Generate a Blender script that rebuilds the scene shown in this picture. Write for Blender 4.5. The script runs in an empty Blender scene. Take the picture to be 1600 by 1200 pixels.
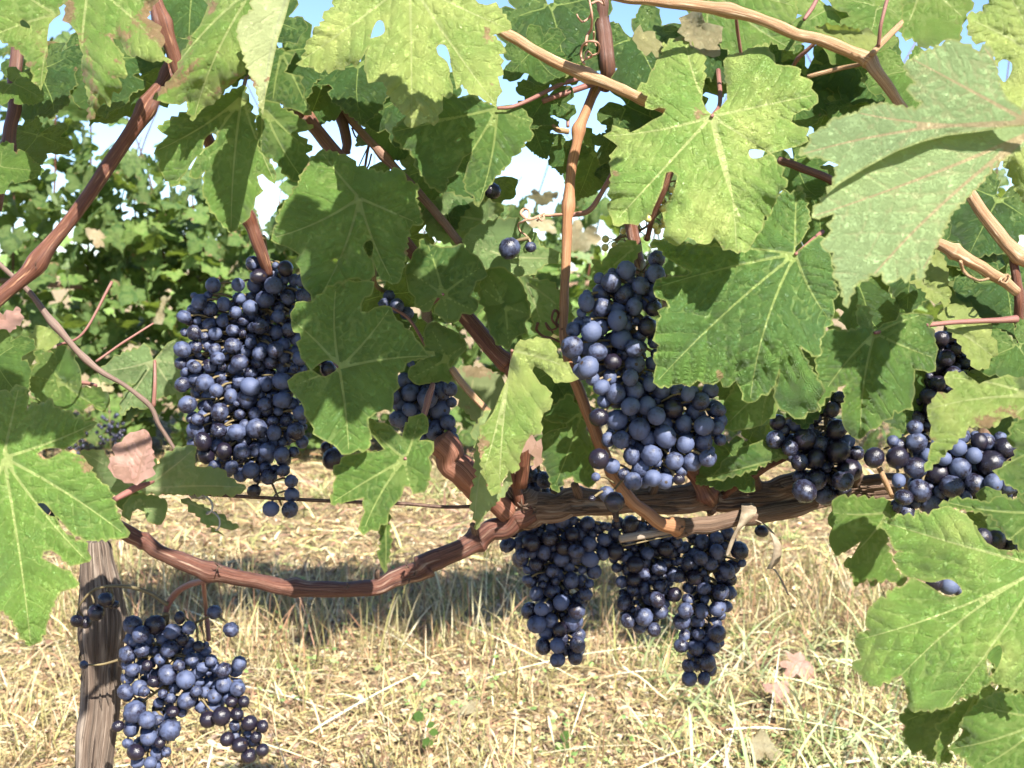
import bpy, math, random
import numpy as np
from mathutils import Vector, Matrix, Quaternion
from mathutils.geometry import delaunay_2d_cdt

rng = np.random.default_rng(7)
random.seed(7)
SC = bpy.context.scene
COL = SC.collection

# ------------------------------------------------------------------ camera, sky, sun, exposure
CAM = np.array((0.0, 0.0, 0.80))
PITCH = math.radians(6.1)
FPX = 1677.0                               # focal length in pixels of the 1600 px wide photograph
cd = bpy.data.cameras.new('camera')
cam = bpy.data.objects.new('camera', cd)
COL.objects.link(cam)
cam.location = CAM
cam.rotation_euler = (math.radians(90) - PITCH, 0, 0)
cd.sensor_width = 36.0
cd.lens = 36.0 * FPX / 1600.0
cd.clip_start = 0.02
cd.clip_end = 2000
cd.dof.use_dof = True
cd.dof.focus_distance = 0.74
cd.dof.aperture_fstop = 18
SC.camera = cam

SUN_EL, SUN_AZ = math.radians(45), math.radians(28)   # azimuth: to the right of straight behind the camera
SUN = Vector((math.cos(SUN_EL) * math.sin(SUN_AZ), -math.cos(SUN_EL) * math.cos(SUN_AZ), math.sin(SUN_EL)))
w = bpy.data.worlds.new('World')
SC.world = w
w.use_nodes = True
nt = w.node_tree
nt.nodes.clear()
sky = nt.nodes.new('ShaderNodeTexSky')
sky.sky_type = 'NISHITA'
sky.sun_disc = False
sky.sun_elevation = SUN_EL
sky.sun_rotation = math.pi - SUN_AZ
sky.air_density = 0.75
sky.dust_density = 0.3
sky.ozone_density = 3.5
bg = nt.nodes.new('ShaderNodeBackground')
bg.inputs['Strength'].default_value = 0.085
wo = nt.nodes.new('ShaderNodeOutputWorld')
nt.links.new(sky.outputs[0], bg.inputs[0])
nt.links.new(bg.outputs[0], wo.inputs[0])
sl = bpy.data.lights.new('sun', 'SUN')
sl.energy = 5.0
sl.angle = math.radians(0.53)
sl.color = (1.0, 0.95, 0.86)
so = bpy.data.objects.new('sun', sl)
COL.objects.link(so)
so.rotation_euler = SUN.to_track_quat('Z', 'Y').to_euler()
so.location = (2, -3, 5)
vs = SC.view_settings
vs.view_transform = 'Standard'
vs.look = 'None'
vs.gamma = 1
vs.use_curve_mapping = False
vs.exposure = 1.75

FWD = np.array((0, math.cos(PITCH), -math.sin(PITCH)))
RGT = np.array((1.0, 0, 0))
UPV = np.array((0, math.sin(PITCH), math.cos(PITCH)))


def P(px, py, d):
    """a point of the place: seen at (px, py) of the photograph, d metres along the view axis"""
    px, py, d = np.broadcast_arrays(np.asarray(px, float), np.asarray(py, float), np.asarray(d, float))
    return CAM + d[..., None] * (FWD + ((px - 800) / FPX)[..., None] * RGT + ((600 - py) / FPX)[..., None] * UPV)


# ------------------------------------------------------------------ helpers
def mesh_obj(name, verts, faces, mat, parent=None, loc=None, smooth=True, uv=None, attrs=None):
    me = bpy.data.meshes.new(name)
    v = np.asarray(verts, float)
    if loc is not None:
        v = v - np.asarray(loc)
    me.from_pydata(v.tolist(), [], faces if isinstance(faces, list) else np.asarray(faces).tolist())
    if smooth:
        me.polygons.foreach_set('use_smooth', np.ones(len(me.polygons), bool))
    if uv is not None:
        lay = me.uv_layers.new(name='UVMap')
        li = np.empty(len(me.loops), np.int32)
        me.loops.foreach_get('vertex_index', li)
        lay.data.foreach_set('uv', np.asarray(uv, np.float32)[li].ravel())
    for k, a in (attrs or {}).items():
        at = me.attributes.new(k, 'FLOAT', 'POINT')
        at.data.foreach_set('value', np.asarray(a, np.float32))
    me.update()
    me.materials.append(mat)
    o = bpy.data.objects.new(name, me)
    COL.objects.link(o)
    if loc is not None:
        o.location = loc
    if parent is not None:
        parent_to(o, parent)
    return o


def parent_to(o, parent):
    o.parent = parent
    o.matrix_parent_inverse = world_of(parent).inverted()


def world_of(o):
    m = Matrix.LocRotScale(o.location, o.rotation_euler, o.scale)
    if o.parent:
        return world_of(o.parent) @ o.matrix_parent_inverse @ m
    return m


def empty(name, loc, label, cat, group=None):
    o = bpy.data.objects.new(name, None)
    o.empty_display_size = 0.02
    COL.objects.link(o)
    o.location = loc
    tag(o, label, cat, group)
    return o


def tag(o, label=None, cat=None, group=None, kind=None):
    if label: o['label'] = label
    if cat: o['category'] = cat
    if group: o['group'] = group
    if kind: o['kind'] = kind
    return o


def vnoise(x, y, seed=0, per=0):
    """smooth value noise on numpy arrays; period per in x"""
    x = np.asarray(x, float); y = np.asarray(y, float)
    xi = np.floor(x).astype(np.int64); yi = np.floor(y).astype(np.int64)
    fx = x - xi; fy = y - yi
    fx = fx * fx * (3 - 2 * fx); fy = fy * fy * (3 - 2 * fy)

    def h(a, b):
        if per: a = np.mod(a, per)
        n = (a * 374761393 + b * 668265263 + seed * 974711) & 0xffffffff
        n = ((n ^ (n >> 13)) * 1274126177) & 0xffffffff
        return ((n ^ (n >> 16)) & 0xffff) / 65535.0
    return (h(xi, yi) * (1 - fx) + h(xi + 1, yi) * fx) * (1 - fy) + (h(xi, yi + 1) * (1 - fx) + h(xi + 1, yi + 1) * fx) * fy


def catmull(pts, n=8):
    p = np.asarray(pts, float)
    if len(p) < 3:
        t = np.linspace(0, 1, n + 1)[:, None]
        return p[0] * (1 - t) + p[-1] * t
    q = np.vstack([2 * p[0] - p[1], p, 2 * p[-1] - p[-2]])
    out = []
    for i in range(len(p) - 1):
        a, b, c, d = q[i:i + 4]
        for t in np.linspace(0, 1, n, endpoint=False):
            out.append(.5 * ((2 * b) + (-a + c) * t + (2 * a - 5 * b + 4 * c - d) * t * t + (-a + 3 * b - 3 * c + d) * t ** 3))
    out.append(p[-1])
    return np.array(out)


def tube(path, rad, sides=10, ridge=0.0, ridge_n=8, seed=0, rv=40.0, squash=None):
    """tapered tube with closed ends; returns verts, faces, uv (u round, v metres along)"""
    path = np.asarray(path, float); rad = np.broadcast_to(np.asarray(rad, float), (len(path),))
    n = len(path)
    T = np.gradient(path, axis=0)
    T /= np.linalg.norm(T, axis=1)[:, None] + 1e-12
    ref = np.array((0, -1.0, 0.02))
    if abs(T[0] @ ref) > .9: ref = np.array((0.05, 0, 1.0))
    N = np.zeros_like(T)
    v = ref - T[0] * (ref @ T[0]); N[0] = v / np.linalg.norm(v)
    for i in range(1, n):
        v = N[i - 1] - T[i] * (N[i - 1] @ T[i]); N[i] = v / (np.linalg.norm(v) + 1e-12)
    B = np.cross(T, N)
    s = np.concatenate([[0], np.cumsum(np.linalg.norm(np.diff(path, axis=0), axis=1))])
    u = np.arange(sides) / sides
    U, S = np.meshgrid(u, s)
    R = np.repeat(rad[:, None], sides, 1)
    if ridge:
        nz = vnoise(U * ridge_n, S * rv + 3 * vnoise(U * 3, S * 30, seed + 5, 3), seed, ridge_n) + .6 * vnoise(U * ridge_n * 2, S * rv * 1.7, seed + 1, ridge_n * 2) - .8
        lump = vnoise(U * 3, S * 25, seed + 9, 3) - .5
        R = R * (1 + ridge * nz + ridge * .6 * lump)
    ang = 2 * math.pi * U
    V = path[:, None, :] + R[..., None] * (np.cos(ang)[..., None] * N[:, None, :] + np.sin(ang)[..., None] * B[:, None, :])
    V = V.reshape(-1, 3)
    F = []
    for i in range(n - 1):
        a = i * sides
        for j in range(sides):
            k = (j + 1) % sides
            F.append((a + j, a + k, a + sides + k, a + sides + j))
    V = np.vstack([V, path[0] - T[0] * rad[0] * .25, path[-1] + T[-1] * rad[-1] * .25])
    c0, c1 = len(V) - 2, len(V) - 1
    for j in range(sides):
        k = (j + 1) % sides
        F.append((c0, k, j)); a = (n - 1) * sides
        F.append((c1, a + j, a + k))
    uv = np.stack([U.ravel(), S.ravel()], 1)
    uv = np.vstack([uv, [[0, 0], [0, s[-1]]]])
    return V, F, uv


class Bag:
    """collects pieces of one mesh"""
    def __init__(s): s.v = []; s.f = []; s.uv = []; s.n = 0
    def add(s, V, F, uv=None):
        V = np.asarray(V); s.v.append(V)
        s.f += [tuple(int(i) + s.n for i in f) for f in F]
        s.uv.append(np.zeros((len(V), 2)) if uv is None else uv); s.n += len(V)
    def build(s, name, mat, parent=None, loc=None):
        return mesh_obj(name, np.vstack(s.v), s.f, mat, parent, loc, uv=np.vstack(s.uv))


# ------------------------------------------------------------------ materials
class M:
    def __init__(s, name):
        s.m = bpy.data.materials.new(name); s.m.use_nodes = True
        s.t = s.m.node_tree; s.t.nodes.clear()
        s.out = s.n('ShaderNodeOutputMaterial')

    def n(s, typ, **kw):
        o = s.t.nodes.new(typ)
        for k, v in kw.items():
            if k.startswith('i_'):
                key = k[2:]; o.inputs[int(key) if key.isdigit() else key.replace('_', ' ')].default_value = v
            else: setattr(o, k, v)
        return o

    def l(s, a, b): s.t.links.new(a, b)

    def put(s, sock, v):
        if hasattr(v, 'is_linked') or hasattr(v, 'links'): s.l(v, sock)
        else:
            if isinstance(v, (tuple, list)) and len(v) == 3 and sock.type == 'RGBA': v = (*v, 1)
            sock.default_value = v

    def attr(s, name, typ='GEOMETRY'):
        return s.n('ShaderNodeAttribute', attribute_name=name, attribute_type=typ)

    def math(s, op, a, b=0.0, c=0.0, clamp=False):
        o = s.n('ShaderNodeMath', operation=op, use_clamp=clamp)
        s.put(o.inputs[0], a); s.put(o.inputs[1], b); s.put(o.inputs[2], c)
        return o.outputs[0]

    def mix(s, f, a, b, bt='MIX'):
        o = s.n('ShaderNodeMix', data_type='RGBA', blend_type=bt)
        s.put(o.inputs[0], f); s.put(o.inputs[6], a); s.put(o.inputs[7], b)
        return o.outputs[2]

    def ramp(s, f, lo, hi, a=0.0, b=1.0):
        o = s.n('ShaderNodeMapRange', interpolation_type='SMOOTHSTEP')
        s.put(o.inputs[0], f); o.inputs[1].default_value = lo; o.inputs[2].default_value = hi
        o.inputs[3].default_value = a; o.inputs[4].default_value = b
        return o.outputs[0]

    def noise(s, vec, scale, detail=3, rough=.55, w=None):
        o = s.n('ShaderNodeTexNoise')
        if vec is not None: s.l(vec, o.inputs['Vector'])
        if w is not None:
            o.noise_dimensions = '4D'; s.put(o.inputs['W'], w)
        o.inputs['Scale'].default_value = scale; o.inputs['Detail'].default_value = detail; o.inputs['Roughness'].default_value = rough
        return o.outputs['Fac']

    def bump(s, h, strength, dist, normal=None):
        o = s.n('ShaderNodeBump', i_Strength=strength, i_Distance=dist)
        s.l(h, o.inputs['Height'])
        if normal is not None: s.l(normal, o.inputs['Normal'])
        return o.outputs[0]


def leaf_material():
    m = M('vine_leaf')
    co = m.n('ShaderNodeTexCoord').outputs['Object']
    oi = m.n('ShaderNodeObjectInfo')
    rnd = oi.outputs['Random']
    wv = m.math('MULTIPLY', rnd, 37.0)
    tone = m.attr('tone', 'OBJECT').outputs['Fac']
    brown = m.attr('brown', 'OBJECT').outputs['Fac']
    under = m.attr('under', 'OBJECT').outputs['Fac']
    pink = m.attr('pink', 'OBJECT').outputs['Fac']
    dry = m.attr('dry', 'OBJECT').outputs['Fac']
    v1 = m.attr('v1').outputs['Fac']; v2 = m.attr('v2').outputs['Fac']; ed = m.attr('ed').outputs['Fac']
    n1 = m.noise(co, 22, 3, .6, wv)
    n2 = m.noise(co, 90, 4, .65, wv)
    n3 = m.noise(co, 420, 3, .6, wv)
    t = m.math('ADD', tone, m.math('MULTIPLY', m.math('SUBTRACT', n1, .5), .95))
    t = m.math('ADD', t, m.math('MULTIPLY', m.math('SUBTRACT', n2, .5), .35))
    g0 = m.mix(m.ramp(t, -.50, -.08), (.016, .046, .012), (.038, .105, .026))  # darkest green, for shade put into the colour of deep and far leaves
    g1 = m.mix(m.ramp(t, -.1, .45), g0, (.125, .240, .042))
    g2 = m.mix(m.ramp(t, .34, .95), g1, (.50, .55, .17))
    # mottled paler flecks
    fl = m.math('MULTIPLY', m.ramp(n3, .50, .85), m.ramp(n2, .45, .65))
    g3 = m.mix(m.math('MULTIPLY', fl, .10), g2, (.22, .30, .06))
    # underside: paler and greyer
    back = m.n('ShaderNodeNewGeometry').outputs['Backfacing']
    un = m.math('MAXIMUM', under, m.math('MULTIPLY', back, .75))
    g4 = m.mix(m.math('MULTIPLY', un, .72), g3, m.mix(tone, (.24, .37, .17), (.54, .60, .34)))
    # veins
    mv = m.ramp(v1, .55, 1.25, 1, 0)
    sv = m.ramp(v2, .35, 1.5, 1, 0)
    vcol = m.mix(un, m.mix(tone, (.27, .36, .10), (.56, .60, .26)), (.46, .50, .28))
    vcol = m.mix(m.math('MULTIPLY', pink, .7), vcol, (.42, .20, .13))
    g5 = m.mix(m.math('MULTIPLY', sv, .26), g4, vcol)
    g6 = m.mix(m.math('MULTIPLY', mv, .95), g5, vcol)
    # yellowed rim
    e1 = m.ramp(m.math('ADD', ed, m.math('MULTIPLY', m.math('SUBTRACT', n2, .5), .002)), .0003, .0014, 1, 0)
    g7 = m.mix(m.math('MULTIPLY', e1, .55), g6, (.36, .38, .12))
    # brown dead patches, mostly near the rim and along veins
    bn = m.noise(co, 34, 5, .7, m.math('ADD', wv, 11.3))
    near = m.ramp(ed, .0, .016, .14, 0)
    bsum = m.math('ADD', m.math('ADD', bn, near), m.math('MULTIPLY', brown, .26))
    bm = m.math('MULTIPLY', m.ramp(bsum, .78, .83), m.ramp(brown, .0, .08))
    g8 = m.mix(bm, g7, m.mix(n3, (.16, .07, .03), (.42, .27, .17)))
    spk = m.math('MULTIPLY', m.ramp(m.noise(co, 260, 2, .5, wv), .70, .74), m.ramp(brown, .0, .5, .0, .8))
    g8 = m.mix(spk, g8, (.30, .20, .11))
    dcol = m.mix(n1, m.mix(pink, (.34, .25, .13), (.62, .22, .17)), m.mix(pink, (.66, .60, .42), (.80, .62, .52)))
    dcol = m.mix(m.math('MULTIPLY', m.math('ADD', sv, mv, clamp=True), .35), dcol, (.30, .17, .10))
    g9 = m.mix(dry, g8, dcol)
    # leathery net of small veins
    vo = m.n('ShaderNodeTexVoronoi', feature='DISTANCE_TO_EDGE', i_Scale=260.0)
    m.l(m.mix(.006, co, m.n('ShaderNodeTexNoise', i_Scale=200.0).outputs['Color'], 'ADD'), vo.inputs['Vector'])
    net = m.ramp(vo.outputs['Distance'], .0, .22)
    vo2 = m.n('ShaderNodeTexVoronoi', feature='DISTANCE_TO_EDGE', i_Scale=120.0)
    m.l(m.mix(.02, co, m.n('ShaderNodeTexNoise', i_Scale=70.0).outputs['Color'], 'ADD'), vo2.inputs['Vector'])
    net2 = m.ramp(vo2.outputs['Distance'], .0, .16)
    g9 = m.mix(m.math('MULTIPLY', m.math('MULTIPLY', m.math('SUBTRACT', 1.0, net), .10), m.math('SUBTRACT', 1.0, m.math('MULTIPLY', under, .8))), g9, vcol)
    g9 = m.mix(m.math('MULTIPLY', m.math('MULTIPLY', m.math('SUBTRACT', 1.0, net2), .12), m.math('SUBTRACT', 1.0, m.math('MULTIPLY', under, .8))), g9, vcol)
    g9 = m.mix(m.math('MULTIPLY', m.math('MULTIPLY', m.ramp(n2, .35, .7), .26), m.math('SUBTRACT', 1.0, m.math('MULTIPLY', under, .9))), g9, m.mix(.45, g9, (.02, .05, .012)))
    hgt = m.math('ADD', m.math('MULTIPLY', net, .00025), m.math('MULTIPLY', m.ramp(v2, 0, 3.0), .0010))
    hgt = m.math('ADD', hgt, m.math('MULTIPLY', n3, .0004))
    hgt = m.math('ADD', hgt, m.math('MULTIPLY', net2, .0007))
    sl_ = m.math('ADD', m.attr('sl').outputs['Fac'], m.math('MULTIPLY', n2, .004))
    lad = m.math('SINE', m.math('MULTIPLY', sl_, 6.283 / .0034))
    lad = m.math('MULTIPLY', m.math('ADD', m.math('MULTIPLY', lad, .5), .5), m.ramp(v2, 1.0, 5.0))
    hgt = m.math('ADD', hgt, m.math('MULTIPLY', lad, m.math('MULTIPLY', m.math('MULTIPLY', m.ramp(n1, .35, .65), m.attr('rug', 'OBJECT').outputs['Fac']), .0011)))
    hgt = m.math('ADD', hgt, m.math('MULTIPLY', n2, .0007))
    nb = m.bump(hgt, .85, 1.0)
    pb = m.n('ShaderNodeBsdfPrincipled')
    m.l(g9, pb.inputs['Base Color'])
    m.put(pb.inputs['Roughness'], m.math('ADD', m.math('MULTIPLY', n2, .22), m.math('ADD', .33, m.math('MULTIPLY', un, .2))))
    pb.inputs['Specular IOR Level'].default_value = .42
    m.l(nb, pb.inputs['Normal'])
    tr = m.n('ShaderNodeBsdfTranslucent')
    m.l(m.mix(dry, m.mix(.6, g9, (.42, .56, .06), 'MIX'), g9), tr.inputs['Color'])
    m.l(nb, tr.inputs['Normal'])
    mx = m.n('ShaderNodeMixShader')
    mx.inputs[0].default_value = .34
    m.l(pb.outputs[0], mx.inputs[1]); m.l(tr.outputs[0], mx.inputs[2])
    m.l(mx.outputs[0], m.out.inputs[0])
    return m.m


def grape_material():
    m = M('grape_skin')
    co = m.n('ShaderNodeTexCoord').outputs['Object']
    oi = m.n('ShaderNodeObjectInfo')
    wv = m.math('MULTIPLY', oi.outputs['Random'], 61.0)
    bloom = m.attr('bloom', 'OBJECT').outputs['Fac']
    n1 = m.noise(co, 1.1, 4, .6, wv)
    n2 = m.noise(co, 5.5, 4, .7, wv)
    n3 = m.noise(co, 26, 2, .6, wv)
    b = m.math('ADD', bloom, m.math('MULTIPLY', m.math('SUBTRACT', n1, .5), 2.0))
    b = m.math('ADD', b, m.math('MULTIPLY', m.math('SUBTRACT', n2, .5), .9))
    b = m.ramp(b, .12, .85)
    rub = m.ramp(n2, .60, .72)
    b = m.math('MULTIPLY', b, m.math('SUBTRACT', 1.0, m.math('MULTIPLY', rub, .8)))
    skin = m.mix(m.noise(co, .8, 1, .5, m.math('ADD', wv, 4.0)), (.008, .008, .016), (.014, .009, .017))
    blc = m.mix(n3, (.050, .068, .140), (.084, .105, .190))
    c = m.mix(m.math('MULTIPLY', b, .92), skin, blc)
    z = m.n('ShaderNodeSeparateXYZ'); m.l(co, z.inputs[0])
    scar = m.math('MULTIPLY', m.ramp(z.outputs[2], -.994, -.985, 1, 0), m.ramp(oi.outputs['Random'], .45, .5))
    c = m.mix(scar, c, (.035, .022, .015))
    c = m.mix(m.math('MULTIPLY', m.ramp(n3, .70, .76), .6), c, (.02, .015, .02))
    pb = m.n('ShaderNodeBsdfPrincipled')
    m.l(c, pb.inputs['Base Color'])
    m.put(pb.inputs['Roughness'], m.math('ADD', .22, m.math('MULTIPLY', b, .42)))
    pb.inputs['Specular IOR Level'].default_value = .5
    m.l(m.bump(m.math('ADD', n2, m.math('MULTIPLY', n3, .3)), .5, .0007), pb.inputs['Normal'])
    m.l(pb.outputs[0], m.out.inputs[0])
    return m.m


def green_grape_material():
    m = M('unripe_grape_skin')
    co = m.n('ShaderNodeTexCoord').outputs['Object']
    n1 = m.noise(co, 2.5, 3, .6)
    pb = m.n('ShaderNodeBsdfPrincipled')
    m.l(m.mix(n1, (.42, .34, .10), (.50, .50, .20)), pb.inputs['Base Color'])
    pb.inputs['Roughness'].default_value = .35
    pb.inputs['Subsurface Weight'].default_value = .15
    pb.inputs['Subsurface Radius'].default_value = (.004, .003, .001)
    m.l(pb.outputs[0], m.out.inputs[0])
    return m.m


def wood_material(name, dark, mid, light, su=14.0, sv=30.0, rough=.7, bump=.0012, grey=None, greyamt=0.0, strength=.8):
    m = M(name)
    uvn = m.n('ShaderNodeTexCoord').outputs['UV']
    oi = m.n('ShaderNodeObjectInfo')
    wv = m.math('MULTIPLY', oi.outputs['Random'], 23.0)
    sp = m.n('ShaderNodeSeparateXYZ'); m.l(uvn, sp.inputs[0])
    ang = m.math('MULTIPLY', sp.outputs[0], 2 * math.pi)
    def ringvec(k, kv):
        cv = m.n('ShaderNodeCombineXYZ')
        m.put(cv.inputs[0], m.math('MULTIPLY', m.math('COSINE', ang), k))
        m.put(cv.inputs[1], m.math('MULTIPLY', m.math('SINE', ang), k))
        m.put(cv.inputs[2], m.math('MULTIPLY', sp.outputs[1], kv))
        return cv.outputs[0]
    n1 = m.noise(ringvec(su * .25, sv), 1.0, 5, .65, wv)
    n2 = m.noise(ringvec(su, sv * .6), 1.0, 4, .7, wv)
    n3 = m.noise(ringvec(2.2, sv * 1.5), 1.0, 3, .55, m.math('ADD', wv, 5.0))
    n4 = m.noise(ringvec(su * .6, sv * 12), 1.0, 3, .6, wv)
    c = m.mix(m.ramp(n1, .32, .62), dark, mid)
    c = m.mix(m.ramp(n2, .46, .68), c, light)
    if grey: c = m.mix(m.ramp(n3, .62 - greyamt, .72 - greyamt * .5), c, grey)
    c = m.mix(m.ramp(n4, .62, .74), c, dark)
    pb = m.n('ShaderNodeBsdfPrincipled')
    m.l(c, pb.inputs['Base Color'])
    m.put(pb.inputs['Roughness'], rough)
    pb.inputs['Specular IOR Level'].default_value = .35
    h = m.math('ADD', m.math('MULTIPLY', n2, 1.0), m.math('MULTIPLY', n1, .6))
    m.l(m.bump(h, strength, bump), pb.inputs['Normal'])
    m.l(pb.outputs[0], m.out.inputs[0])
    return m.m


def plain_material(name, a, b, scale=60, rough=.6, transl=0.0, metallic=0.0, bump=.0):
    m = M(name)
    co = m.n('ShaderNodeTexCoord').outputs['Object']
    n1 = m.noise(co, scale, 4, .65)
    c = m.mix(m.ramp(n1, .3, .7), a, b)
    pb = m.n('ShaderNodeBsdfPrincipled')
    m.l(c, pb.inputs['Base Color'])
    pb.inputs['Roughness'].default_value = rough
    pb.inputs['Metallic'].default_value = metallic
    if bump: m.l(m.bump(n1, .7, bump), pb.inputs['Normal'])
    o = pb.outputs[0]
    if transl:
        tr = m.n('ShaderNodeBsdfTranslucent'); m.l(c, tr.inputs['Color'])
        mx = m.n('ShaderNodeMixShader'); mx.inputs[0].default_value = transl
        m.l(o, mx.inputs[1]); m.l(tr.outputs[0], mx.inputs[2]); o = mx.outputs[0]
    m.l(o, m.out.inputs[0])
    return m.m


def blade_material(name, transl=.2, rough=.6):
    m = M(name)
    c = m.attr('tint').outputs['Color']
    pb = m.n('ShaderNodeBsdfPrincipled'); m.l(c, pb.inputs['Base Color'])
    pb.inputs['Roughness'].default_value = rough
    tr = m.n('ShaderNodeBsdfTranslucent'); m.l(c, tr.inputs['Color'])
    mx = m.n('ShaderNodeMixShader'); mx.inputs[0].default_value = transl
    m.l(pb.outputs[0], mx.inputs[1]); m.l(tr.outputs[0], mx.inputs[2])
    m.l(mx.outputs[0], m.out.inputs[0])
    return m.m


def ground_material():
    m = M('dry_ground')
    co = m.n('ShaderNodeTexCoord').outputs['Object']
    n1 = m.noise(co, 1.6, 4, .6); n2 = m.noise(co, 14, 5, .7); n3 = m.noise(co, 90, 4, .7)
    c = m.mix(m.ramp(n2, .35, .65), (.13, .08, .045), (.34, .24, .12))
    c = m.mix(m.ramp(n3, .45, .7), c, (.50, .40, .23))
    c = m.mix(m.math('MULTIPLY', m.ramp(n1, .5, .7), .45), c, (.16, .20, .07))
    pb = m.n('ShaderNodeBsdfPrincipled'); m.l(c, pb.inputs['Base Color'])
    pb.inputs['Roughness'].default_value = .95
    m.l(m.bump(m.math('ADD', n3, n2), .8, .03), pb.inputs['Normal'])
    m.l(pb.outputs[0], m.out.inputs[0])
    return m.m


LEAF = leaf_material()
GRAPE = grape_material()
GREEN_GRAPE = green_grape_material()
CANE = wood_material('red_cane_bark', (.040, .013, .009), (.125, .044, .026), (.235, .105, .06), 20, 34, .42, .0009, (.34, .18, .105), .06)  # light tan patches put lit highlights into the bark colour
TANCANE = wood_material('tan_cane_bark', (.17, .085, .040), (.36, .20, .10), (.56, .40, .24), 20, 34, .42, .0009, (.62, .50, .33), .06)
DARKCANE = wood_material('dark_cane_bark', (.035, .016, .012), (.10, .042, .028), (.19, .095, .06), 16, 26, .5, .0006)
BARK = wood_material('old_vine_bark', (.036, .019, .012), (.18, .105, .068), (.36, .25, .175), 22, 22, .85, .0022, (.30, .235, .185), .08, .9)
ARM = wood_material('arm_bark', (.034, .012, .009), (.105, .038, .025), (.19, .09, .058), 18, 26, .48, .0013, (.26, .17, .12), .05)
POSTWOOD = wood_material('weathered_stake_wood', (.030, .019, .014), (.135, .095, .07), (.29, .225, .175), 26, 10, .9, .0026, (.36, .29, .23), .1, .95)
PETIOLE = wood_material('petiole_skin', (.11, .042, .040), (.21, .085, .075), (.31, .19, .12), 6, 30, .45, .0003)
GREENSTEM = wood_material('grape_stem_skin', (.07, .045, .025), (.15, .11, .05), (.24, .20, .09), 6, 80, .6, .0003)
TENDRIL = wood_material('tendril_skin', (.20, .09, .06), (.42, .22, .15), (.58, .38, .26), 6, 60, .5, .0003)
GREYTEND = wood_material('grey_tendril_skin', (.18, .15, .13), (.38, .34, .30), (.56, .52, .47), 6, 60, .6, .0003)
WIRE = plain_material('rusty_wire', (.045, .024, .017), (.12, .07, .05), 400, .65, 0, .4, .0006)
RAFFIA = plain_material('raffia_strip', (.20, .15, .10), (.38, .31, .22), 150, .7, .25, 0, .0006)
GROUND = ground_material()
BLADE = blade_material('dry_blades')
LITTER = blade_material('litter_flakes', .12, .75)


# ------------------------------------------------------------------ leaves
def parse(s):
    out = []
    for tok in s.split():
        sm = tok.endswith('s')
        x, y = tok.rstrip('s').split(',')
        out.append((float(x), float(y), sm))
    return out


def inside(pts, poly):
    x, y = pts[:, 0], pts[:, 1]
    r = np.zeros(len(pts), bool)
    n = len(poly)
    for i in range(n):
        x0, y0 = poly[i]; x1, y1 = poly[(i + 1) % n]
        if y0 == y1: continue
        c = ((y0 > y) != (y1 > y)) & (x < (x1 - x0) * (y - y0) / (y1 - y0) + x0)
        r ^= c
    return r


def segdist(pts, A, B):
    """distance from points to the nearest of many segments, and which and where"""
    best = np.full(len(pts), 1e9); bi = np.zeros(len(pts), int); bt = np.zeros(len(pts))
    for i in range(len(A)):
        d = B[i] - A[i]; L = d @ d + 1e-12
        t = np.clip(((pts - A[i]) @ d) / L, 0, 1)
        q = np.hypot(*(pts - (A[i] + t[:, None] * d)).T)
        k = q < best
        best[k] = q[k]; bi[k] = i; bt[k] = t[k]
    return best, bi, bt


def refine(pts, tooth, r, amp=.30):
    P2 = np.array([(p[0], p[1]) for p in pts])
    area = .5 * np.sum(P2[:, 0] * np.roll(P2[:, 1], -1) - np.roll(P2[:, 0], -1) * P2[:, 1])
    sg = 1 if area > 0 else -1
    out = []
    n = len(pts)
    for i in range(n):
        a = P2[i]; b = P2[(i + 1) % n]
        e = b - a; L = np.hypot(*e)
        if L < 1e-6: continue
        nrm = np.array((e[1], -e[0])) / L * sg
        out.append(a)
        if pts[i][2]:
            m = int(L / (tooth * .5))
            for k in range(1, m + 1):
                t = k / (m + 1)
                out.append(a + e * t + nrm * 0)
        elif L > tooth * 1.25:
            m = max(1, int(round(L / tooth)))
            cuts = np.linspace(0, 1, m + 1)
            cuts[1:-1] += (r.random(m - 1) - .5) * .45 / m
            for k in range(m):
                l = (cuts[k + 1] - cuts[k]) * L
                tt = cuts[k] + (cuts[k + 1] - cuts[k]) * (.5 + .25 * r.random())
                am = amp * l * (.45 + .8 * r.random())
                out.append(a + e * (tt - .22 * l / L) + nrm * am * .72)
                out.append(a + e * tt + nrm * am)
                if k < m - 1:
                    out.append(a + e * cuts[k + 1] - nrm * am * .25)
        elif L > tooth * .5:
            out.append(a + e * .5 + nrm * (r.random() - .35) * .12 * L)
    return np.array(out)


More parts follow.
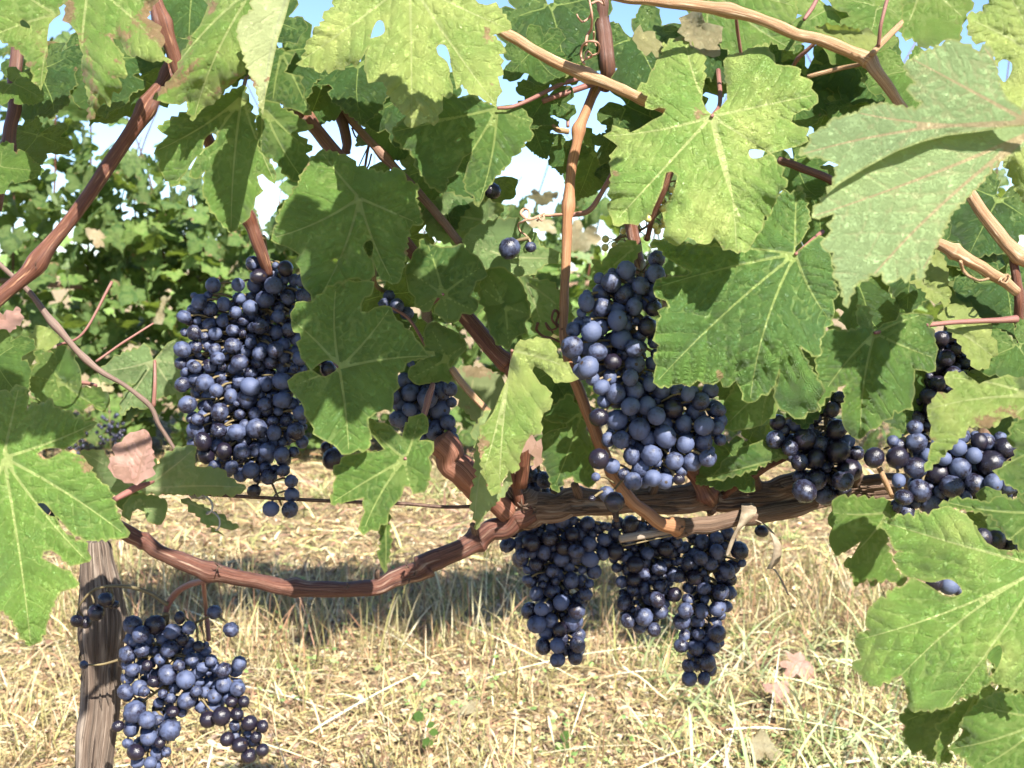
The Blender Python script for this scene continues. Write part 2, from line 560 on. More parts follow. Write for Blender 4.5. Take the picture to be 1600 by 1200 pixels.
def leaf_core(pts, J, tips, holes, h, tooth, mpu, seed, under=0.0, wav=1.0, curl=1.0, puck=1.0):
    r = np.random.default_rng(seed)
    poly = refine(pts, tooth, r)
    J = np.array(J, float)
    loops = [poly]
    for hl in holes:
        hp = np.array(hl, float)
        loops.append(catmull(np.vstack([hp, hp[:1]]), 4)[:-1])
    mn, mx = poly.min(0), poly.max(0)
    gx = np.arange(mn[0], mx[0], h); gy = np.arange(mn[1], mx[1], h * .87)
    G = np.stack(np.meshgrid(gx, gy), -1)
    G[1::2, :, 0] += h / 2
    G = G.reshape(-1, 2) + (r.random((G.size // 2, 2)) - .5) * h * .3
    A = np.vstack(loops); B = np.vstack([np.roll(l, -1, 0) for l in loops])

    def inall(p):
        k = inside(p, poly)
        for l in loops[1:]: k &= ~inside(p, l)
        return k
    # veins
    ma, mb, mt = [], [], []
    sa, sb = [], []
    vp = []
    for tip in tips:
        T = np.array(tip, float); d = T - J; L = np.hypot(*d); nr = np.array((-d[1], d[0])) / L
        bow = (r.random() - .5) * .10 * L
        ts = np.linspace(0, 1, max(5, int(L / h)))
        pl = J + d * ts[:, None] + nr * (bow * 4 * ts * (1 - ts))[:, None]
        ma.append(pl[:-1]); mb.append(pl[1:]); mt.append(ts[:-1])
        vp.append(pl[1:-1])
        f = .12 + .06 * r.random(); side = 1
        while f < .93:
            c = J + d * f + nr * bow * 4 * f * (1 - f)
            for sd in (1, -1):
                ff = min(.95, f + (.03 if sd > 0 else 0))
                c = J + d * ff + nr * bow * 4 * ff * (1 - ff)
                a = math.radians(44 + 10 * r.random()) * sd
                dr = d / L
                dr = np.array((dr[0] * math.cos(a) - dr[1] * math.sin(a), dr[0] * math.sin(a) + dr[1] * math.cos(a)))
                ln = L * (.50 * (1 - ff) + .12)
                k1 = c + dr * ln * .5
                k2 = c + dr * ln + d / L * ln * .13
                sa += [c, k1]; sb += [k1, k2]
                vp.append(np.array([c * .7 + k1 * .3, c * .3 + k1 * .7, k1, k1 * .5 + k2 * .5]))
            f += (.105 + .03 * r.random())
    ma = np.vstack(ma); mb = np.vstack(mb); mt = np.concatenate(mt)
    sa = np.array(sa); sb = np.array(sb)
    VP = np.vstack(vp)
    ed, _, _ = segdist(G, A, B)
    G = G[inall(G) & (ed > h * .45)]
    dv, _, _ = segdist(G, ma, mb)
    G = G[dv > h * .5]
    ev, _, _ = segdist(VP, A, B)
    VP = VP[inall(VP) & (ev > h * .35)]
    allv = np.vstack(loops + [VP, G])
    edges = []; o = 0
    for l in loops:
        n = len(l)
        edges += [(o + i, o + (i + 1) % n) for i in range(n)]; o += n
    res = delaunay_2d_cdt([Vector(v) for v in allv], edges, [], 0, 0.02)
    V = np.array([(v.x, v.y) for v in res[0]])
    F = np.array([f for f in res[2] if len(f) == 3])
    cen = V[F].mean(1)
    F = F[inall(cen)]
    used = np.unique(F); mp = np.full(len(V), -1); mp[used] = np.arange(len(used))
    V = V[used]; F = mp[F]
    ar = (V[F[:, 1], 0] - V[F[:, 0], 0]) * -(V[F[:, 2], 1] - V[F[:, 0], 1]) + (V[F[:, 1], 1] - V[F[:, 0], 1]) * (V[F[:, 2], 0] - V[F[:, 0], 0])
    F[ar < 0] = F[ar < 0][:, ::-1]
    d1, i1, t1 = segdist(V, ma, mb)
    d2, i2, t2 = segdist(V, sa, sb)
    lad = (t2 + (i2 % 2)) * np.hypot(*(sb - sa)[i2].T) * mpu
    de, _, _ = segdist(V, A, B)
    d1 *= mpu; d2 *= mpu; de *= mpu
    tt = mt[i1]
    v1 = d1 / (.00080 * (1 - tt) + .00022)
    v2 = d2 / .00045
    X = (V - J) * mpu
    R = np.hypot(X[:, 0], X[:, 1])
    so_ = seed * 17.3
    dd = np.minimum(d2, d1 * .9)
    pk = .0030 * (1 - np.exp(-dd / .0045)) * (.35 + 1.2 * vnoise(X[:, 0] / .009 + so_, X[:, 1] / .009, seed)) - .0012 * np.exp(-d1 / .002)
    if under > .5: pk = -pk * .7
    wv = .0075 * np.minimum(1.3, R / .05) * (vnoise(X[:, 0] / .042 + so_ + 50, X[:, 1] / .042 + 9, seed + 3) - .5) * 2
    wv = wv + .0035 * np.exp(-de / .010) * (vnoise(X[:, 0] / .014 + so_, X[:, 1] / .014 + 40, seed + 4) - .5) * 2
    cu = -.0035 * np.exp(-de / .007) * (r.random() * 1.3 - .25)
    z = pk * puck + wv * wav + cu * curl
    return V, F, dict(v1=v1, v2=v2, ed=de, sl=lad), z, X, R


def set_props(o, tone=.2, brown=0.0, under=0.0, pink=0.0, dry=0.0, rug=.35):
    o['rug'] = float(rug)
    o['tone'] = float(tone); o['brown'] = float(brown); o['under'] = float(under); o['pink'] = float(pink); o['dry'] = float(dry)


HSEED = [100]
HERO = {}


def hero(J, tips, d, outline, holes=(), tx=0.0, ty=.25, droop=.0, fold=0.0, wav=1.6, curl=1.8, puck=1.25, label=None,
         stalk=None, h=6.5, **props):
    """one leaf of the vine in front; outline and vein tips as seen, tilted and puckered in depth"""
    HSEED[0] += 1
    mpu = d / FPX
    pts = parse(outline)
    hs = [[(p[0], p[1]) for p in parse(x)] for x in holes]
    tp = [(p[0], p[1]) for p in parse(tips)]
    V, F, at, z, X, R = leaf_core(pts, J, tp, hs, h, 13.0, mpu, HSEED[0], props.get('under', 0), wav, curl, puck)
    up = -X[:, 1]
    dep = d + tx * X[:, 0] + ty * up + droop * R * R / .1 - z
    if fold:
        T = (np.array(tp[0]) - np.array(J)); T /= np.hypot(*T)
        pd = np.abs(X[:, 0] * T[1] - X[:, 1] * T[0])
        dep = dep + fold * pd
    W = P(V[:, 0], V[:, 1], dep)
    j3 = P(J[0], J[1], d)
    o = mesh_obj('leaf', W, F, LEAF, VINE, j3, attrs=at)
    set_props(o, **props)
    if label: o['label'] = label
    if stalk is not None:
        pp = [P(J[0], J[1], d + .001)] + [P(a, b, c) for a, b, c in stalk]
        path = catmull(pp, 6)
        Vt, Ft, uv = tube(path, np.linspace(.0011, .0017, len(path)), 8)
        mesh_obj('petiole', Vt, Ft, PETIOLE, o, j3, uv=uv)
    return o


HALF = [(4, -5, 1), (9, -28, 0), (22, -45, 0), (36, -53, 0), (52, -48, 0), (61, -36, 0), (58, -24, 1), (53, -13, 1), (68, -18, 0), (84, -11, 0),
        (97, 5, 0), (89, 15, 0), (84, 29, 0), (72, 35, 1), (50, 36, 1), (45, 45, 1), (59, 53, 0), (55, 68, 0), (44, 82, 0), (30, 98, 0), (15, 113, 0)]


def template(seed, h, tooth, sinus=1.0):
    r = np.random.default_rng(seed)
    def jit(x, y, k=5.0): return (x + (r.random() - .5) * k, y + (r.random() - .5) * k)
    right = []; left = []
    for x, y, s in HALF:
        if (x, y) in ((50, 36), (45, 45)): x = x + (1 - sinus) * 22
        a, b = jit(x, y); right.append((a, b, bool(s)))
        a, b = jit(-x, y); left.append((a, b, bool(s)))
    # smooth flag belongs to the edge that starts at a point: shift it for the mirrored half
    lf = left[::-1]
    lf = [(p[0], p[1], lf[i + 1][2] if i + 1 < len(lf) else False) for i, p in enumerate(lf)]
    pts = right + [(jit(0, 129)[0], 129, False)] + lf
    tips = [(0, 127), (94, 5), (-94, 5), (50, -46), (-50, -46)]
    V, F, at, z, X, R = leaf_core(pts, (0, 0), tips, [], h, tooth, .00068, seed, wav=1.5)
    z = z - .10 * np.abs(X[:, 0]) * (r.random() - .2) - .8 * R * R * (r.random() * 1.6 - .2)
    me = bpy.data.meshes.new('leaf')
    me.from_pydata(np.stack([X[:, 0], -X[:, 1], z], 1).tolist(), [], F.tolist())
    me.polygons.foreach_set('use_smooth', np.ones(len(me.polygons), bool))
    for k, a in at.items():
        q = me.attributes.new(k, 'FLOAT', 'POINT'); q.data.foreach_set('value', a.astype(np.float32))
    me.materials.append(LEAF)
    me.update()
    return me


FULL = [template(11 + i, 8.0, 13.0, [1, .6, .9, .4, 1, .7][i]) for i in range(6)]
LOW = [template(31 + i, 26.0, 22.0, [1, .6, .9, .4, 1, .7][i]) for i in range(6)]


def face_matrix(pos, normal, rot, scale):
    n = Vector(normal).normalized()
    x = Vector((1, 0, 0)); x = (x - n * x.dot(n)).normalized()
    y = n.cross(x)
    m = Matrix((x, y, n)).transposed() @ Matrix.Rotation(rot, 3, 'Z')
    return Matrix.LocRotScale(Vector(pos), m.to_quaternion(), Vector((scale,) * 3))


def put_leaf(mesh, mat, parent, name='leaf', **props):
    o = bpy.data.objects.new(name, mesh)
    COL.objects.link(o)
    loc, q, s = mat.decompose()
    o.location = loc; o.rotation_euler = q.to_euler(); o.scale = s
    set_props(o, **props)
    if parent is not None: parent_to(o, parent)
    return o


FS = [0]


def fill(x, y, d, width, rot=0, nx=0.0, ny=.1, nz=.35, var=None, **props):
    """a further leaf of the vine in front: (x, y) is where its stalk joins, nx ny nz its facing"""
    FS[0] += 1
    r = np.random.default_rng(900 + FS[0])
    pos = P(x, y, d)
    n = -FWD + RGT * (nx + (r.random() - .5) * .25) + UPV * (nz + (r.random() - .5) * .25)
    mesh = FULL[r.integers(0, 6) if var is None else var]
    props['tone'] = props.get('tone', .2) - (.32 if d > .72 else .05)  # deeper leaves: shade inside the canopy put into a darker tone
    return put_leaf(mesh, face_matrix(pos, n, math.radians(rot), width * d / FPX / (192 * .00068)), VINE, **props)


# ------------------------------------------------------------------ the vine in front
VINE = empty('grapevine', tuple(P(800, 795, .80) * np.array((1, 1, 0))),
             'grapevine in front with a gnarled brown cordon, reddish canes and big toothed leaves', 'grapevine')

# -- upper left
hero((88, 22), "64,140 -20,60 10,-30", .66, "-30,-30 100,-30 101,5 92,12 95,22 84,30 77,38s 74,60s 75,85 72,95 73,115 68,130 64,142 60,135 52,118 42,95 30,78 0,62 -30,58",
     ["31,33 36,31 45,38 47,44 40,43 33,40"], ty=.4, tx=.1, tone=.42, brown=.45, droop=.3)
hero((140, -25), "136,187 268,94 244,12", .655, "101,-30 102,20 97,32 107,36s 115,45s 122,55s 125,75 130,85 127,100 131,120 135,140 140,165 136,188 150,175 158,165 163,160 172,168 174,155 177,143 185,147 190,130 184,120 200,117 195,103 190,82 180,70s 176,60s 187,62 192,72 198,85 207,90 214,87 228,95 245,95 270,95 258,88 252,75 258,66 250,50 253,42 243,36 230,28 238,10 248,2 240,-30",
     ty=.35, tx=-.1, tone=.50, brown=.6, label='long pale green leaf with brown dead patches')
hero((402, -25), "240,155 303,186 322,5", .675, "238,155 250,142 265,125 270,118 278,108 283,92 290,75 297,62 285,61s 274,57s 288,60s 300,54s 312,40s 320,22s 325,8s 318,0 330,-30 412,-30 412,0 405,20 395,60 388,100 380,118 370,125 362,133 352,140 340,156 338,155 325,165 315,172 308,180 301,190 293,170 291,158 275,163 262,162 250,158",
     ty=.30, tx=-.12, fold=.25, tone=.48, brown=.5, label='broad light green leaf with pink brown scars')
hero((452, -15), "411,176", .645, "370,45 375,30 395,15 393,-30 456,-30 453,0s 445,30s 435,60s 428,90s 422,120s 415,150s 411,180 405,160 400,140 392,120 385,100 378,80 373,65",
     ty=.30, tx=.55, tone=1.0, under=.9, brown=.1, puck=.6, label='pale folded leaf showing its cream underside')
hero((378, 150), "242,236 271,288 361,362 430,286 405,190", .70, "380,132 370,138 350,148 330,158 305,170 290,175 265,187 245,200s 252,207s 262,212s 255,220s 245,228 240,240 250,250 247,262 255,275 270,292 282,280 291,270s 299,255s 308,244s 297,266s 295,276s 305,280 320,268 318,285 316,300 325,320 335,335 345,348 360,364 372,352 385,345 392,330 398,322 400,308 412,298 405,288s 402,276s 410,272s 420,282 430,288 432,275 428,262 415,245 405,235 402,215 398,190 390,160",
     ["317,232 320,218 330,209 338,212 334,222 325,229"], ty=.15, tx=.05, tone=.30, brown=.05, fold=.15, stalk=[(385, 120, .73), (400, 80, .76)])
hero((440, 82), "484,178 462,88 425,175", .72, "425,78 435,75 462,82 455,95 445,112s 462,117 475,120 470,128 478,140 475,150 480,160 487,180 470,176 455,170 440,160 420,170 405,150 412,110", ty=.1, tone=.10)
hero((412, 168), "488,236 480,288 408,250", .715, "410,155 425,158 440,168 460,178 490,200 478,205s 465,207s 468,212s 475,215 488,235 478,240 482,258 475,265 480,292 465,285 450,275 440,262 425,248 415,250 400,240 400,190", ty=.05, tone=.18)
# -- big top centre leaf and the one under it
hero((640, -30), "463,100 643,199 776,166 795,45 520,0", .66, "520,-40 522,10 505,20 503,28 507,32 488,50 488,57 478,70 475,75 478,80 470,88 472,93 462,100 475,105 490,105 492,111 508,108 513,116 525,108 533,110 548,97 555,106 562,95 570,84s 577,72s 571,80s 570,92 568,108 572,115 575,130 585,128 598,128 605,140 612,160 622,170 635,180 630,190 643,200 655,195 668,190 678,197 685,180 692,165 692,150 700,155 707,150 708,135 702,120 703,108s 699,97s 702,96s 705,105s 710,125s 713,140 722,132 735,148 748,150 758,158 768,162 776,168 778,152 782,135 778,120 787,117 783,102 788,95 780,85 792,83 786,70 770,55 785,50 800,45 792,30 780,12 775,3 760,8 748,5 740,-5 735,-40",
     ["579,60 583,45 590,33 598,34 601,48 595,55 585,58", "682,75 687,70 696,72 702,86 703,100 694,92 685,85"], ty=.40, tx=.0, tone=.60, rug=.15, brown=.22, droop=.15,
     label='large sunlit yellow green leaf at the top with two teardrop gaps')
hero((777, 169), "612,206 692,300 748,318 832,190 640,190", .70, "612,205 625,190 640,182 670,160 700,150 745,155 776,166s 800,163 815,168 833,190 828,200 835,210 820,222 812,240 800,245 798,255 790,262 775,275 765,290 758,300 756,310 748,324 740,308 728,300 725,278s 730,258s 735,243s 737,239s 724,247s 716,264s 710,275 700,278 697,298 690,302 668,288 655,268 648,250 640,235 625,225 615,212",
     ["712,221 716,217 720,216 717,220"], ty=.25, tx=.0, tone=.12, brown=.08, wav=1.5, stalk=[(800, 167, .702), (830, 155, .71), (880, 130, .735), (920, 120, .755)])
# -- centre left
hero((561, 309), "425,372 496,470 615,442 657,350 500,235", .695, "480,258 492,243 500,235 520,237 545,245 557,260 575,264 600,270 620,262 632,268 636,282 655,290 650,310 657,330 660,352 645,352 640,360 636,380 635,400 630,420 627,435 622,443 605,440 592,430 586,418s 583,408s 586,420s 586,430 578,438 570,440 560,435 545,437 535,443 530,440 520,450 510,450 508,460 497,471 485,460 475,450 470,435 468,420 460,410 467,398 455,390 445,385 430,380 423,375 425,365 435,350 430,345 440,325 450,310 465,290 472,270",
     ["568,385 572,378 580,376 583,385 581,400 577,402 572,394", "518,407 523,404 528,406 524,411"], ty=.30, tone=.30, brown=.12, fold=.06, stalk=[(558, 285, .72), (556, 262, .735)])
hero((530, 575), "456,500 526,441 680,556 545,708 456,604 610,480", .665, "475,470 485,472 490,470 505,458 520,446 526,440 535,442 545,437 557,440 570,437 585,440 583,455 570,465s 565,475s 565,487s 575,487s 585,480 600,477 612,480 615,490 620,500 630,505 632,512 645,518 650,530 660,540 665,548 680,556 665,560 645,563 635,568 632,580 622,583 622,597 625,605 615,615 615,628 612,642 600,640 588,645 580,652s 575,655s 577,668 580,680 577,700 560,703 547,710 530,705 520,695 510,690 500,685 490,670 482,658 475,640 470,628 462,620 452,608 455,590 460,585 475,580s 484,578s 476,566s 470,560 468,550 462,535 470,530 468,520 455,510 455,500 453,490 460,480 462,472",
     ["488,578 500,568 514,563 529,573 518,583 505,588"], ty=.22, tx=.06, tone=.22, brown=.10, fold=.10, stalk=[(520, 560, .70), (512, 530, .72)])
hero((692, 460), "640,425 664,372 755,415 700,503 745,485 652,482", .70, "664,371 675,382 690,386 705,385 720,380 735,395 750,405 757,418 757,435 745,440 740,455 735,462 748,470 745,485 735,492 722,490 718,500 708,505 695,503 690,497 678,490 678,480s 688,466s 683,465s 677,476s 672,487 655,482 648,480 648,465 638,455 635,440 632,425 640,410 645,395 655,385", ty=.2, tx=-.15, tone=.06, wav=1.8, stalk=[(680, 470, .72), (664, 482, .735)])
hero((790, 478), "762,425 826,490 795,543 755,450", .715, "765,418 780,416 795,424 805,430 815,442 820,455 828,480 830,495 820,505 825,520 810,525 800,532 795,547 785,540 772,530 765,515 760,500 757,480 750,465 750,440 758,426", ty=.1, tx=.2, tone=.08, stalk=[(775, 462, .73), (752, 455, .74)])
hero((697, 562), "672,512 728,540 640,592 705,588", .712, "662,518 672,504 682,502 692,510 705,514 715,520 728,535 730,545 720,555 712,562 705,575 708,590 700,600 690,595 678,598 665,600 655,602 645,598 637,582 648,570 658,560 664,540", ty=-.05, tone=.13, wav=1.6)
hero((800, 548), "780,774 893,578 755,740", .665, "805,540 820,532 845,528 860,530 868,540 872,560 890,570 895,582 905,592 893,597 878,597 862,590s 848,578s 835,572s 832,580s 845,600 858,610 863,630 860,640 850,645 845,660 845,678 830,680 822,690 818,700 812,715 810,735 800,740 795,735 790,745 782,755 775,772 768,775 762,758 755,745 752,720 748,700 750,680 757,662s 770,645s 782,615s 793,590s 797,565s",
     ty=.25, tx=-.25, tone=.66, brown=.15, label='long yellow green leaf folded over in front of the red cane', stalk=[(801, 556, .70), (800, 575, .735)])
hero((775, 660), "742,815 765,660", .685, "778,638 770,640 755,650 740,668 738,685 745,690 742,720 745,745 735,770 740,800 745,828 755,808 762,800 775,785 790,770 800,750 797,735 780,770 760,760 756,720 752,690 762,664", ty=.1, tx=.3, tone=.55, under=.6)
hero((912, 640), "865,765 930,755 850,690 920,690", .745, "845,640 858,632 870,630 890,615 905,640 915,670 925,690 930,700 925,720 930,755 920,762 908,755 895,745 880,750 872,770 862,765 858,745 852,730 847,700 845,685 855,675 865,671s 885,667s 884,662s 862,661s 850,655", ty=.1, tone=.07)
hero((633, 717), "518,786 575,664 655,648 566,835 645,772", .675, "576,652 590,660 605,662 612,666 620,676 628,682s 632,665 645,650 660,645 668,652 670,665 660,680s 655,688s 665,687 678,690 678,705 670,715 675,728 672,740 668,760 655,770 645,772 640,760 632,760 628,775 620,785 610,795 607,805s 606,820 595,820 592,830 580,828 568,837 562,820 565,808 570,800 566,785s 568,778s 553,782s 540,785 517,788 520,770 520,755 525,745 520,738 530,725 533,715 545,710 560,708 570,705 590,705s 600,702s 590,690s 580,678 577,665",
     ty=.45, tx=-.1, tone=.20, rug=1.2, wav=1.4, puck=1.7, stalk=[(640, 700, .70), (660, 660, .72), (676, 605, .735)])
hero((600, 805), "602,893 595,815", .69, "594,812 606,800 609,830 611,850 608,870 602,896 595,885 590,870 595,850 593,828", ty=.0, tx=.5, tone=.15)
# -- left
hero((5, 715), "150,660 196,836 137,878 48,1008 -30,800 30,603", .60, "-40,600 15,612 25,600 40,605 45,625 42,640 55,628 60,632 82,623 85,635 95,635 98,642 112,640 118,652 130,650 133,658 152,660 145,670 133,675 135,683 122,688 115,695 105,699s 100,703s 115,708 130,712 138,725 150,745 160,755 172,768 180,790 188,812 195,822 200,840 185,843 172,842 150,845 140,845 125,838 116,838s 105,826s 95,814s 89,808s 94,822s 105,835 118,845 128,843 137,860 140,878 125,882 110,885 95,870s 80,860s 68,862s 66,872s 85,882s 100,890 115,900 125,912 110,920 95,925 88,938 90,930 80,950 75,970 72,985 60,1005 45,1010 30,990 20,970 5,955 -40,940",
     ["58,709 72,701 98,702 82,714 68,717", "58,787 65,786 72,789 86,806 80,806 72,802"], ty=.40, tx=.05, tone=.32, brown=.08, rug=.8, droop=-.15, puck=1.4, label='large green leaf at the left edge dappled with sun')
hero((213, 755), "232,670 172,733 180,745", .69, "225,670 232,675 237,685 237,700 240,720 238,745 225,750 207,755 190,750 178,745 172,735 168,730 172,722 170,715 180,712 178,695 190,690 195,682 210,675",
     ty=.55, tx=-.3, dry=1.0, pink=1.0, tone=.3, label='pink and cream dried leaf above the wire')
hero((222, 765), "385,762 305,700 290,773", .73, "240,735 255,715 270,705 285,698 300,695 308,698 305,712 305,728 320,730 345,732 355,745 370,755 385,762 370,772 340,774 280,772 225,770 215,762 225,750", ty=-.3, tone=.35, under=.7)
hero((210, 764), "128,706 150,705", .735, "125,705 150,703 165,710 175,720 185,740 205,752 215,765 200,770 175,768 150,740", ty=-.3, tone=.3, under=.6)
hero((215, 776), "255,812 205,812", .74, "195,785 205,774 215,772 240,774 260,782 262,795 258,810 245,820 230,815 226,800s 215,795s 207,800s 203,815 190,806", ty=-.2, tone=.25, under=.5)
hero((288, 782), "368,826", .745, "282,780 300,783 320,793 340,803 355,813 374,824 362,829 350,826 338,822 328,822 340,828 352,838 338,832 322,820 305,802", ty=.1, tx=.2, tone=.12, under=.8)
hero((97, 597), "45,586 60,546 150,607 72,632 165,640", .80, "40,585 60,567 52,548 62,545 85,552 90,537 105,540 118,550 117,562 125,575 127,588s 128,606 150,605 170,615 172,630 165,640 172,650 160,643 150,640 145,632 132,640 130,650 118,640 112,648 100,640 85,640 70,632 60,625 45,605", ty=.0, tone=.12, brown=.2, stalk=[(130, 598, .81), (150, 603, .82)])
hero((242, 563), "152,580 276,530 190,648 285,622 295,570", .805, "152,580 165,570 175,560 195,550 215,545 225,535 235,550s 240,562s 250,550s 262,535 275,530 290,540 295,560 297,580 295,600 285,615 288,625 275,615 255,620 240,625 225,640 205,635 190,650 187,630 200,610 212,600 190,597 170,600 155,590", ty=-.15, tone=.25, under=.65, stalk=[(242, 600, .80), (240, 635, .80)])
hero((52, 552), "30,570 75,512", .83, "20,575 25,545 40,530 52,520 55,508 70,510 85,520 92,535 80,545 62,548 55,560 40,572", ty=.7, tone=.6)
# -- right of centre
hero((1112, 182), "1070,57 1274,148 1240,262 1150,393 962,345 945,212 1160,345", .655, "1037,65 1042,70 1055,60 1068,55 1080,60 1085,75 1095,82 1100,100 1101,125 1098,140 1097,155s 1104,172s 1112,178s 1124,170s 1136,155s 1135,130 1132,110 1130,95 1145,85 1160,82 1175,75 1200,67 1203,80 1210,85 1212,100 1225,102 1240,103 1252,108 1250,118 1262,122 1268,138 1278,148 1272,165 1255,172s 1240,180s 1237,190s 1248,197s 1265,200 1260,212 1264,221 1250,228s 1222,235s 1205,240s 1210,243 1215,255 1227,262 1222,275 1230,292 1218,300 1212,315 1208,325 1195,338 1193,350 1185,365 1178,378 1170,392 1150,395 1140,390 1125,382 1116,370 1110,380 1100,382 1085,375 1075,370 1065,380 1058,385 1045,378 1035,370 1040,355 1036,340 1046,315s 1055,292s 1058,275s 1050,268s 1041,270s 1035,295s 1020,328 1005,345 995,352 985,350 975,350 958,352 955,340 950,330 955,312 952,295 955,275 953,260 955,240 965,228 955,220 942,212 955,205 957,195 970,200 985,207s 1000,200s 1020,187s 1035,180s 1040,170s 1030,168s 1020,172 1008,160 1012,150 995,140 1010,130 1015,115 1022,105 1025,95 1035,85",
     ["1170,240 1172,234 1185,234 1199,239 1188,246 1175,247"], ty=.40, tx=.05, tone=.52, rug=.2, brown=.18, droop=.1, stalk=[(1125, 160, .69), (1122, 110, .72)],
     label='big yellow green leaf facing the viewer below the tan cane')
hero((1098, 88), "1072,24 1128,45", .685, "1058,50 1065,40 1060,28 1075,22 1085,15 1098,25 1102,35 1115,38 1130,42 1128,55 1120,70 1125,75 1115,90 1105,87 1095,90 1085,76 1070,58", ty=.2, dry=.85, tone=.5, wav=2, label='dry whitish leaf tatter beneath the top cane')
hero((1035, 85), "990,60 1000,42", .69, "988,62 992,48 1000,38 1005,50 1012,48 1025,60 1035,75 1025,92 1018,80 1010,88 995,70", ty=.1, dry=.6, tone=.9, wav=2)
hero((1610, 192), "1250,242 1340,176 1425,92 1535,70", .455, "1630,196 1610,197s 1575,199s 1530,206s 1480,212s 1440,222s 1400,237s 1350,264s 1312,287s 1292,304 1305,275 1310,258 1295,252 1275,245 1247,242 1258,230 1265,220 1262,210 1275,205 1290,197 1297,187 1320,180 1340,175 1345,168 1360,164 1380,160 1400,165 1430,170 1440,160 1425,150 1415,140 1430,130 1420,120 1412,102 1425,92 1445,80 1470,72 1480,60 1492,62 1505,68 1520,75 1530,80 1535,68 1548,72 1552,90 1558,105 1562,130s 1575,155s 1610,178s 1630,182s",
     ty=.25, tx=-.1, tone=.35, under=.85, rug=.12, pink=.8, brown=.03, puck=.5, wav=.6, label='upper half of the large pale leaf at the right edge')
hero((1612, 206), "1325,478 1270,338 1440,425", .468, "1630,180 1610,182s 1560,188s 1500,194s 1460,200s 1400,222s 1350,248s 1310,280s 1290,305 1270,330 1268,340 1285,340s 1302,335s 1300,343s 1290,350 1298,360 1290,370 1285,388 1302,395 1298,408 1305,418 1302,435 1310,440 1318,465 1325,482 1328,465 1335,450 1345,440 1360,430 1378,427 1385,445 1400,440 1408,434 1415,443 1430,422 1435,440 1445,425 1455,405 1460,390 1468,375 1480,350 1490,330 1510,310 1530,290 1550,265 1575,245 1610,225 1630,215",
     ty=.30, tx=-.1, tone=.40, under=.85, rug=.12, pink=.8, brown=.0, puck=.5, wav=.6, label='lower half of the large pale leaf at the right edge')
hero((1440, -30), "1508,30 1412,50", .62, "1408,-40 1410,20 1412,45 1408,55 1415,65 1425,60 1440,74 1465,72 1475,63 1485,62 1500,65 1503,40 1510,22 1520,15 1515,-40", ty=.35, tone=.45, brown=.2)
hero((1625, 90), "1516,30 1570,-20 1570,300", .60, "1513,22 1535,18 1545,5 1555,-40 1640,-40 1640,330 1600,318 1585,290 1568,250 1556,200 1560,150 1565,120 1555,90 1540,65 1525,70 1512,48", ["1560,98 1568,93 1580,98 1580,112 1570,128 1562,118"], ty=.3, tx=.1, tone=.62, label='yellow green leaf in the top right corner')
hero((1300, 50), "1378,60 1275,44", .69, "1272,42 1300,40 1325,42 1345,48 1362,48 1368,56 1380,56 1378,70 1360,80 1340,76 1325,78 1305,66 1290,56", ty=-.2, tone=.65)
hero((1110, -20), "1240,78 1245,10 1110,80", .72, "1060,-40 1240,-40 1246,20 1238,35 1245,46 1240,60 1240,80 1225,78 1205,65 1185,82 1150,90 1125,70 1100,40 1075,20", ty=.0, tone=.38)
hero((1243, 397), "1022,450 1025,598 1172,628 1300,505 1245,297 1050,382", .68, "1015,382 1030,375 1060,380 1100,384 1150,384 1185,365 1205,330 1215,305 1225,295 1235,302 1252,290 1258,310 1265,335 1262,360s 1252,378s 1243,386s 1243,395s 1265,378s 1280,367 1290,372 1297,395 1300,405 1303,430 1310,462 1302,470 1305,485 1300,500 1303,507 1290,512 1290,522 1283,530 1282,557 1265,552 1255,546s 1251,542s 1258,558 1270,580 1285,600 1285,618 1278,630 1282,640 1270,645 1262,645 1258,655 1242,655 1230,645 1218,640 1213,630 1210,612 1216,590s 1218,578s 1214,600s 1205,610 1190,617 1180,628 1168,630 1160,615 1155,605 1150,595 1140,605 1125,595 1115,602 1100,600 1090,595 1078,605 1065,600 1050,602 1030,606 1020,598 1022,585 1025,570 1020,560 1030,540 1022,525 1025,510 1032,495 1027,485 1045,480 1040,470 1025,465 1020,450 1030,435 1050,432s 1072,430s 1080,425s 1060,415s 1045,405 1035,392",
     ty=.42, tx=.12, tone=.10, brown=.06, rug=1.3, puck=2.2, droop=.1, label='broad dark glossy leaf right of the middle bunch', stalk=[(1250, 392, .69), (1262, 382, .70), (1285, 362, .72)])
hero((1367, 520), "1290,610 1345,478 1345,686 1462,560 1445,490", .69, "1283,522 1295,515 1325,517 1345,512 1338,495 1340,475 1355,478 1362,500s 1366,518s 1380,505s 1400,500 1415,490 1430,488 1445,490 1460,497 1452,510 1460,525 1465,550 1462,565 1462,580 1445,580 1430,578 1430,590 1428,600 1430,615 1425,630 1428,642 1415,640 1398,642 1395,655 1380,658 1370,670 1360,672 1350,682 1342,687 1330,682 1320,670 1315,655 1315,640 1320,620 1322,602s 1310,605 1290,622 1280,645 1275,630 1280,600 1275,570 1280,545",
     ty=.15, tx=-.08, tone=.17, brown=.15, puck=1.4, stalk=[(1380, 518, .70), (1395, 514, .715)])
hero((1205, 600), "1132,668 1190,665 1213,640", .705, "1150,598 1140,615 1133,625 1130,650 1132,670 1145,675 1160,672 1175,670 1190,665 1200,655 1213,645 1216,600 1190,575", ty=.1, tone=.32)
hero((1228, 714), "1105,747 1185,690", .735, "1103,748 1115,742 1125,730 1135,715 1150,712 1155,700 1170,695 1185,690 1205,690 1220,700 1232,715 1200,722 1175,735 1150,742 1120,750", ty=-.2, tone=.15)
